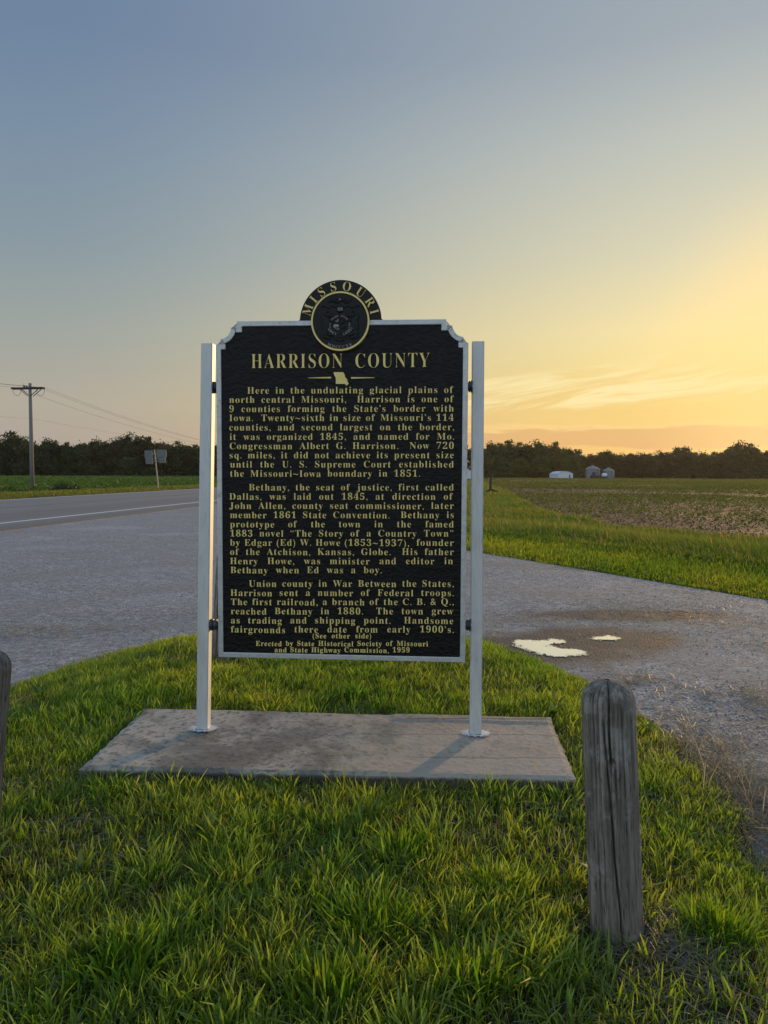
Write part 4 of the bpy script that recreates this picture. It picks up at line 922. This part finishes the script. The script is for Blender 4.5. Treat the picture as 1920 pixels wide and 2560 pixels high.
def keep_island(x, y, edge=.0, slabgap=.006):
    d_ = poly_dist(x, y, ISLAND) + .10 * (vnoise(x, y, 7, 9) - .5) > edge; d_ &= poly_dist(x, y, slabp) < -slabgap
    for bx, by, br in BOLS: d_ &= (np.hypot(x - bx, y - by) > br) & ((np.hypot(x - bx - .05, (y - by + .12) * .9) > .095) | (rng.random(len(x)) < .4))
    return d_
x0, x1, y0, y1 = ip[:, 0].min(), ip[:, 0].max(), .9, ip[:, 1].max()
def thin(x, y):      # bare, thatchy spots
    return vnoise(x, y, 2.3, 31, 4)
parts = []
# tufts
nt_ = 6200; tx, ty = rg.uniform(x0, x1, nt_), rg.uniform(y0, y1, nt_); kk = keep_island(tx, ty, .02, .02); tx, ty = tx[kk], ty[kk]; den = thin(tx, ty); kk = rg.random(len(tx)) < np.maximum(.38, sstep(den, .26, .46)); tx, ty, den = tx[kk], ty[kk], den[kk]
cnt = (rg.integers(14, 40, len(tx)) * (.6 + .8 * sstep(den, .4, .65))).astype(int); idx = np.repeat(np.arange(len(tx)), cnt); n = len(idx)
th_ = rg.random(len(tx)) * .6 + .7; taz = rg.random(len(tx)) * 6.283; a_ = rg.random(n) * 6.283; rr_ = .045 * rg.random(n) ** .6 * th_[idx]
x, y = tx[idx] + rr_ * np.cos(a_), ty[idx] + rr_ * np.sin(a_); ok = keep_island(x, y, -.01); x, y, a_, idx, rr_ = x[ok], y[ok], a_[ok], idx[ok], rr_[ok]; n = len(x)
P = np.stack([x, y, isl_h(x, y) - .005], 1); hn = vnoise(x, y, 1.1, 41); h = (.04 + .055 * rg.random(n)) * th_[idx] * (.65 + .7 * hn); edgef = sstep(poly_dist(x, y, ISLAND), -.02, .25); h *= .5 + .5 * edgef
broad = rg.random(len(tx)) < .42; w = np.where(broad[idx], .0068, .0040) * (.7 + .6 * rg.random(n))
c_ = gcol(n, rg, f_=vnoise(x, y, 2.0, 51) * 1.5 - .35); az_ = np.where(rg.random(n) < .75, a_, taz[idx]) + .6 * rg.normal(size=n)
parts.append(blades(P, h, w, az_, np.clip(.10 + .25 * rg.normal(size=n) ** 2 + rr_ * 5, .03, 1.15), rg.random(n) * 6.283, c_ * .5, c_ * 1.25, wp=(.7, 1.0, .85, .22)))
# loose fine blades
n = 260000; x, y = rg.uniform(x0, x1, n), rg.uniform(y0, y1, n); ok = keep_island(x, y, -.02) & (rg.random(n) < .55 + .45 * sstep(thin(x, y), .30, .5)); x, y = x[ok], y[ok]; n = len(x); edgef = sstep(poly_dist(x, y, ISLAND), -.03, .25)
P = np.stack([x, y, isl_h(x, y) - .004], 1); h = (.025 + .05 * rg.random(n)) * (.5 + .5 * edgef) * (.7 + .6 * vnoise(x, y, 1.1, 41)); w = .0022 + .0018 * rg.random(n); c_ = gcol(n, rg, f_=vnoise(x, y, 2.0, 51) * 1.5 - .3); dead = rg.random(n) < .16; c_[dead] = np.array([.20, .165, .09]) * (.6 + .7 * rg.random(dead.sum()))[:, None]
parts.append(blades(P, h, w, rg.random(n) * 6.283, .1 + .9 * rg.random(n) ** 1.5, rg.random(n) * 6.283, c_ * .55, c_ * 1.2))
# big foreground clumps
for (px_, py_, rad, nb_, hh2) in ((930, 2340, .15, 300, .13), (1010, 2150, .12, 220, .11), (1790, 2330, .11, 220, .13), (1230, 2230, .10, 150, .11), (300, 2430, .16, 220, .14), (1180, 2490, .12, 180, .14), (820, 2510, .12, 160, .14)):
    g_ = on_z(px_, py_, .08); a_ = rg.random(nb_) * 6.283; r_ = rad * .8 * rg.random(nb_) ** .6; x, y = g_.x + r_ * np.cos(a_), g_.y + r_ * np.sin(a_) * .7; ok = keep_island(x, y, -.1); x, y, a_, r_ = x[ok], y[ok], a_[ok], r_[ok]; n = len(x)
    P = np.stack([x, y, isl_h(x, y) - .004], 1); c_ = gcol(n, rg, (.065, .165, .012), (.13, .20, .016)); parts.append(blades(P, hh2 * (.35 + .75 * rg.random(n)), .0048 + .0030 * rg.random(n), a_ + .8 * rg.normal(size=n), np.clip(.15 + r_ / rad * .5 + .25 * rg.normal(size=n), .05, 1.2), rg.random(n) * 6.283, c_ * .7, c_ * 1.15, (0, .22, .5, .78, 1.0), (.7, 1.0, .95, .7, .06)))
nw = 90; wx, wy = rg.uniform(x0, x1, nw), rg.uniform(y0, y1, nw); ok = keep_island(wx, wy, .08, .05); wx, wy = wx[ok], wy[ok]; idx = np.repeat(np.arange(len(wx)), rg.integers(5, 10, len(wx))); n = len(idx); a_ = rg.random(n) * 6.283
P = np.stack([wx[idx] + .008 * np.cos(a_), wy[idx] + .008 * np.sin(a_), isl_h(wx[idx], wy[idx]) + .004], 1); c_ = gcol(n, rg, (.06, .12, .022), (.10, .16, .03)); parts.append(blades(P, .045 + .06 * rg.random(n), .014 + .012 * rg.random(n), a_, .35 + .5 * rg.random(n), a_ + 1.57, c_ * .7, c_ * 1.1, (0, .3, .6, .85, 1.0), (.3, .8, 1.0, .75, .1)))
n = 420; x, y = rg.uniform(x0, x1, n), rg.uniform(y0, y1, n); ok = keep_island(x, y, .05) & (vnoise(x, y, 1.5, 77) > .48); x, y = x[ok], y[ok]; n = len(x); a_ = rg.random(n) * 6.283; P = np.stack([x, y, isl_h(x, y)], 1); h = .09 + .10 * rg.random(n); c_ = np.array([[.26, .22, .10]]) * (.6 + .7 * rg.random(n))[:, None]
parts.append(blades(P, h, .0016 + .0009 * rg.random(n), a_, .1 + .5 * rg.random(n), rg.random(n) * 6.283, c_ * .8, c_ * 1.2, (0, .3, .6, .78, .9, 1.0), (.8, .8, .7, .7, 2.6, .5)))
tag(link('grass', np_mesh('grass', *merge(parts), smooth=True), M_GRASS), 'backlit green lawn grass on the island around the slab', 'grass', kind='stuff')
# dead thatch and straw
parts = []
def straw(x, y, z, ln, w, rg, col=(.23, .185, .11)):
    n = len(x); c_ = np.array(col)[None] * (.5 + .9 * rg.random(n))[:, None]; P = np.stack([x, y, z], 1); a_ = rg.random(n) * 6.283; V, Fq, T = blades(P, ln, w, a_, np.full(n, 1.0), a_ + 1.57, c_, None, (0, .35, .7, 1.0), (.9, 1, .8, .2)); V = V.reshape(n, 4, 2, 3)
    cur = rg.normal(size=n) * .35; lift = rg.random(n) * .25
    for i, t in enumerate((0, .35, .7, 1.0)):
        cx_ = x + np.cos(a_ + cur * t) * ln * t; cy_ = y + np.sin(a_ + cur * t) * ln * t; cz_ = z + ln * lift * math.sin(t * 2.6) * .5
        for j, sg in enumerate((-1, 1)): V[:, i, j, 0] = cx_ - sg * np.sin(a_) * w * .5; V[:, i, j, 1] = cy_ + sg * np.cos(a_) * w * .5; V[:, i, j, 2] = cz_ + sg * w * .2
    return V.reshape(-1, 3), Fq, T
n = 52000; x, y = rg.uniform(x0, x1, n), rg.uniform(y0, y1, n); dry = sstep(x - 1.05 * np.ones(n), .0, .35) * sstep(3.4 - y, 0, .5); pr = .25 + .55 * sstep(.48 - thin(x, y), 0, .2) + .9 * dry; ok = keep_island(x, y, -.05, .015) & (rg.random(n) < pr); x, y = x[ok], y[ok]; n = len(x)
parts.append(straw(x, y, isl_h(x, y) + .002 + .02 * rg.random(n), .03 + .08 * rg.random(n), .0014 + .0014 * rg.random(n), rg, (.15, .125, .08)))
n = 1100; x, y = rg.normal(.70, .10, n), rg.normal(1.80, .09, n); parts.append(straw(x, y, isl_h(x, y) + .003 + .02 * rg.random(n), .04 + .08 * rg.random(n), .0014 + .0012 * rg.random(n), rg, (.13, .115, .065)))
n = 2600; x, y = rg.normal(1.46, .12, n), rg.normal(2.9, .42, n); parts.append(straw(x, y, .012 + .03 * rg.random(n), .06 + .12 * rg.random(n), .0013 + .001 * rg.random(n), rg, (.20, .165, .105)))
for (px_, py_, sx_, sy_, n) in ((130, 1572, .42, .10, 190), (60, 1590, .3, .06, 90), (1890, 1742, .30, .10, 300), (1840, 1552, 1.0, .26, 520), (1640, 1515, .8, .20, 220), (1560, 1700, .14, .06, 150), (450, 1538, .5, .10, 90)):
    g_ = on_z(px_, py_, 0); x, y = rg.normal(g_.x, sx_, n), rg.normal(g_.y, sy_, n); sc_ = g_.y / 4; parts.append(straw(x, y, np.full(n, .006) + .012 * rg.random(n), .05 + .10 * rg.random(n), (.0018 + .0016 * rg.random(n)) * max(1, sc_ * .8), rg, (.30, .23, .13)))
Vx_, Fx_, Tx_ = merge(parts); tag(link('dead_grass', np_mesh('dead_grass', Vx_, Fx_, Tx_), M_DRY), 'dry straw and matted dead grass on the island and gravel', 'dead grass', kind='stuff')
# tall pale seed stalks on the right edge
parts = []; n = 130; x, y = rg.normal(1.40, .10, n), rg.normal(2.95, .25, n); P = np.stack([x, y, np.full(n, .01)], 1); c_ = np.array([[.34, .27, .15]]) * (.6 + .8 * rg.random(n))[:, None]
parts.append(blades(P, .10 + .16 * rg.random(n), .0018 + .002 * rg.random(n), rg.random(n) * 6.283, .3 + .7 * rg.random(n), rg.random(n) * 6.283, c_)); V, Fq, T = merge(parts)
tag(link('dry_stalks', np_mesh('dry_stalks', V, Fq, T), M_DRY), 'pale dry seed stalks at the right edge of the grass island', 'dead grass', kind='stuff')

# verge: mown strip and tall grass toward the right field
def wedge(n, d0, d1, a0, a1, rg, pw=1.0):
    d_ = d0 + (d1 - d0) * rg.random(n) ** pw; a_ = R(a0) + (R(a1) - R(a0)) * rg.random(n); return d_ * np.sin(a_), d_ * np.cos(a_), d_
parts = []
x, y, d_ = wedge(410000, 5.5, 75, -4, 46, rg, 1.8); g = verge_g(x, y) + .5 * (vnoise(x, y, .8, 61) - .5); inl = in_poly(x, y, LOT); ok = (~inl) & (poly_dist(x, y, LOT) < -.02 + .2 * (vnoise(x, y, 3, 8) - .5)) & (g > -.4) & (g < 2.5) & (road_t(x, y) > 1.4); x, y, d_, g = x[ok], y[ok], d_[ok], g[ok]; n = len(x)
P = np.stack([x, y, height(x, y) - .02], 1); h = (.05 + .07 * rg.random(n)) * (.7 + .5 * sstep(g, 0, .6)) + .05 * sstep(g, 1.4, 2.4); w = .0035 + .0009 * d_; c_ = gcol(n, rg, (.10, .175, .014), (.22, .25, .022), vnoise(x, y, 1.2, 71) * 1.5 - .25)
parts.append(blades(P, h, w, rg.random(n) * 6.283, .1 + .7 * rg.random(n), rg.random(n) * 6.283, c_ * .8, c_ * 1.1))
n_m = n
x, y, d_ = wedge(520000, 8, 140, -4, 46, rg, 1.5); g = verge_g(x, y) + .5 * (vnoise(x, y, .8, 61) - .5); ok = (g > 2.1) & (road_t(x, y) > 2.2) & (poly_dist(x, y, FIELD_R) < .5 + .9 * (vnoise(x, y, .5, 15) - .5)) ; x, y, d_, g = x[ok], y[ok], d_[ok], g[ok]; n = len(x)
P = np.stack([x, y, height(x, y) - .02], 1); tall = vnoise(x, y, .35, 81); h = (.17 + .19 * rg.random(n)) * (.65 + .7 * tall) * (.6 + .4 * sstep(g, 2.1, 4)); w = .004 + .0009 * d_; fy = vnoise(x, y, .5, 91) * 1.5 - .45
c_ = gcol(n, rg, (.072, .125, .030), (.135, .155, .048), fy); seed_ = rg.random(n) < .04; c_[seed_] = np.array([.22, .17, .11]) * (.6 + .6 * rg.random(seed_.sum()))[:, None]; h[seed_] *= 1.25
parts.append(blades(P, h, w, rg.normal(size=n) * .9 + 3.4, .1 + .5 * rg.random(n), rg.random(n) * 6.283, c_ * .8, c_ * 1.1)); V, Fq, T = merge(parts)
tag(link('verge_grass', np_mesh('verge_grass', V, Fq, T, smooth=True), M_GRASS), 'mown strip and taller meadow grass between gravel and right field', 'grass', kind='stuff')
# grass across the highway
parts = []; x, y, d_ = wedge(170000, 28, 130, -46, -6, rg, 1.3); t = road_t(x, y); ok = (t < -9.8 - .4 * vnoise(x, y, .7, 5)) & (t > -27); x, y, d_, t = x[ok], y[ok], d_[ok], t[ok]; n = len(x)
P = np.stack([x, y, height(x, y) - .03], 1); h = (.12 + .28 * rg.random(n)) * (.5 + .9 * vnoise(x, y, .3, 12)) * (.45 + .55 * sstep(-t, 10, 14)); w = .012 + .0006 * d_; c_ = gcol(n, rg, (.05, .095, .018), (.12, .135, .038), vnoise(x, y, .3, 19) * 1.5 + .15 * sstep(16 + t, 0, 5) - .25)
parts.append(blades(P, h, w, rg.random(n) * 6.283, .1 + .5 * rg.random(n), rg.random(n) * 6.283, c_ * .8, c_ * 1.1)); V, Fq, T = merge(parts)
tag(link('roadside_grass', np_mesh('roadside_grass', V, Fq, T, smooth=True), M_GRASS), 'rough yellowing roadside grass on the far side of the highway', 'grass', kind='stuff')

# ------------------------------------------------------------------ crops
def crop(name, poly, d0, d1, a0, a1, n, hfun, sizef, cols, label, row, pw, dens, seed, per=5):
    rg = np.random.default_rng(seed); x, y, d_ = wedge(n, d0, d1, a0, a1, rg, pw); sp, ang = row; u = x * math.cos(ang) + y * math.sin(ang); v = -x * math.sin(ang) + y * math.cos(ang)
    vq = np.round(v / sp) * sp + rg.normal(size=n) * sp * .10; v = np.where(d_ < 170, vq, v); x, y = u * math.cos(ang) - v * math.sin(ang), u * math.sin(ang) + v * math.cos(ang)
    ok = in_poly(x, y, poly) & (rg.random(n) < dens(x, y, d_)); x, y, d_ = x[ok], y[ok], d_[ok]; n = len(x); h = hfun(x, y, d_, rg); sz = sizef(d_)
    C = np.repeat(np.stack([x, y, np.full(n, -.485)], 1), per, 0); hr = np.repeat(h, per); s_ = np.repeat(sz, per); m_ = len(C); C[:, 0] += rg.normal(size=m_) * s_ * .7; C[:, 1] += rg.normal(size=m_) * s_ * .7; C[:, 2] += hr * (.15 + .85 * rg.random(m_))
    V, Fq = leaf_quads(C, s_, rg, .0); f_ = np.repeat(vnoise(x, y, .12, seed, 4), per)[:, None]; c_ = (np.array(cols[0]) * (1 - f_) + np.array(cols[1]) * f_) * (.6 + .8 * rg.random(m_))[:, None]
    return tag(link(name, np_mesh(name, V, Fq, np.repeat(c_, 4, 0)), M_LEAF), label, 'crop', kind='stuff')
crop('bean_crop', FIELD_L, 40, 292, -46, 0, 121000, lambda x, y, d_, r_: (.28 + .16 * r_.random(len(x))) * (.8 + .5 * vnoise(x, y, .2, 2)), lambda d_: .10 + .0011 * d_, ((.035, .085, .014), (.065, .125, .020)), 'dense knee-high green crop across the highway', (.76, math.atan(1 / RS)), 1.0, lambda x, y, d_: np.ones(len(x)), 5)
bare = lambda x, y, d_: (.25 + .75 * sstep(d_, 42, 80)) * np.clip(sstep(vnoise(x, y, .045, 44, 4) + .20 * sstep(d_, 70, 220) - .10 * sstep(45 - d_, 0, 25), .46, .64) + .05, 0, 1)
crop('seedling_crop', FIELD_R, 17, 292, 1, 47, 153000, lambda x, y, d_, r_: (.07 + .07 * r_.random(len(x))) + .0005 * d_, lambda d_: .05 + .0010 * d_, ((.075, .095, .022), (.14, .145, .035)), 'sparse rows of young green seedlings in the brown right field', (.76, R(8)), 1.1, bare, 6)
# clods and stubble in the bare soil
rg = np.random.default_rng(9)
def stones(name, x, y, z, s_, rg, cols, m_, label, cat, flat=.42):
    n = len(x); base_ = np.array([[1, 0, 0], [-1, 0, 0], [0, 1, 0], [0, -1, 0], [0, 0, 1], [0, 0, -1]], float); V = base_[None] * (.6 + .6 * rg.random((n, 6, 1))) + .25 * rg.normal(size=(n, 6, 3)); a_ = rg.random(n) * 6.283
    c_, sn = np.cos(a_)[:, None], np.sin(a_)[:, None]; X_, Y_ = V[:, :, 0] * c_ - V[:, :, 1] * sn, V[:, :, 0] * sn + V[:, :, 1] * c_; V = np.stack([X_, Y_, V[:, :, 2] * flat], 2) * (s_ * .5)[:, None, None]; V += np.stack([x, y, z], 1)[:, None, :]
    Ft = np.array([[4, 0, 2], [4, 2, 1], [4, 1, 3], [4, 3, 0], [5, 2, 0], [5, 1, 2], [5, 3, 1], [5, 0, 3]]); Fq = (np.arange(n) * 6)[:, None, None] + Ft[None]
    f_ = rg.random(n)[:, None]; cc_ = (np.array(cols[0]) * (1 - f_) + np.array(cols[1]) * f_); return tag(link(name, np_mesh(name, V.reshape(-1, 3), Fq.reshape(-1, 3), np.repeat(cc_, 6, 0)), m_), label, cat, kind='stuff')
m, k, p = mat('loose_stone'); setp(k, p, k.n('ShaderNodeAttribute', attribute_name='tint').outputs['Color'], .85, 0, None, .3); M_STONE = m
m, k, p = mat('soil_clod'); setp(k, p, k.n('ShaderNodeAttribute', attribute_name='tint').outputs['Color'], .9, 0, None, .15); M_CLOD = m
x, y, d_ = wedge(76000, 17, 110, 2, 46, rg, 1.4); ok = in_poly(x, y, FIELD_R) & (rg.random(len(x)) < 1.1 - bare(x, y, d_)); x, y, d_ = x[ok], y[ok], d_[ok]
stones('soil_clods', x, y, np.full(len(x), -.475), (.02 + .05 * rg.random(len(x)) ** 2) * (1 + .010 * d_), rg, ((.028, .020, .015), (.078, .058, .042)), M_CLOD, 'clods and crop residue on the bare brown soil', 'soil')
parts_x, parts_y = [], []
x, y, d_ = wedge(180000, 1.6, 16, -42, 40, rg, 1.25); ok = in_poly(x, y, LOT) & (poly_dist(x, y, ISLAND) < .0)
x, y, d_ = x[ok], y[ok], d_[ok]; inp_ = np.zeros(len(x), bool)
for P_ in PUD: inp_ |= (poly_dist(x, y, P_) > .012)
den = vnoise(x, y, 1.3, 23, 4); ok = (~inp_) & (rg.random(len(x)) < .25 + .75 * sstep(den, .4, .6)); x, y, d_ = x[ok], y[ok], d_[ok]
wetm = np.zeros(len(x))
for (cx_, cy_), rr_ in zip(PUDC, (.65, .55)): wetm = np.maximum(wetm, sstep(1.2 - np.hypot(x - cx_, y - cy_) / rr_, 0, .4))
ok = rg.random(len(x)) > .9 * wetm; x, y, d_ = x[ok], y[ok], d_[ok]
near_p = np.zeros(len(x))
for (cx_, cy_), rr_ in zip(PUDC, (.5, .4)): near_p = np.maximum(near_p, sstep(rr_ - np.hypot(x - cx_, y - cy_), 0, .25))
stones('gravel_stones', x, y, np.full(len(x), .003), (.004 + .012 * rg.random(len(x)) ** 3) * (1 + .03 * d_), rg, ((.18, .18, .18), (.52, .52, .515)), M_STONE, 'loose pale limestone chips scattered over the gravel lot', 'gravel')

# ------------------------------------------------------------------ air
mb = MB(); mb.box((0, 1000, 15), (4400, 2900, 34)); hz_ = mb.build('haze'); tag(hz_, 'thin warm evening haze lying over the whole plain', 'haze', kind='stuff')
m = bpy.data.materials.new('haze_air'); m.use_nodes = True; k = NT(m.node_tree); m.node_tree.nodes.remove(m.node_tree.nodes['Principled BSDF'])
pv = k.n('ShaderNodeVolumePrincipled', inp={'Color': (.95, .92, .86, 1), 'Density': HAZE_D, 'Anisotropy': .55}); k.t.links.new(pv.outputs[0], m.node_tree.nodes['Material Output'].inputs[1]); hz_.data.materials.append(m)
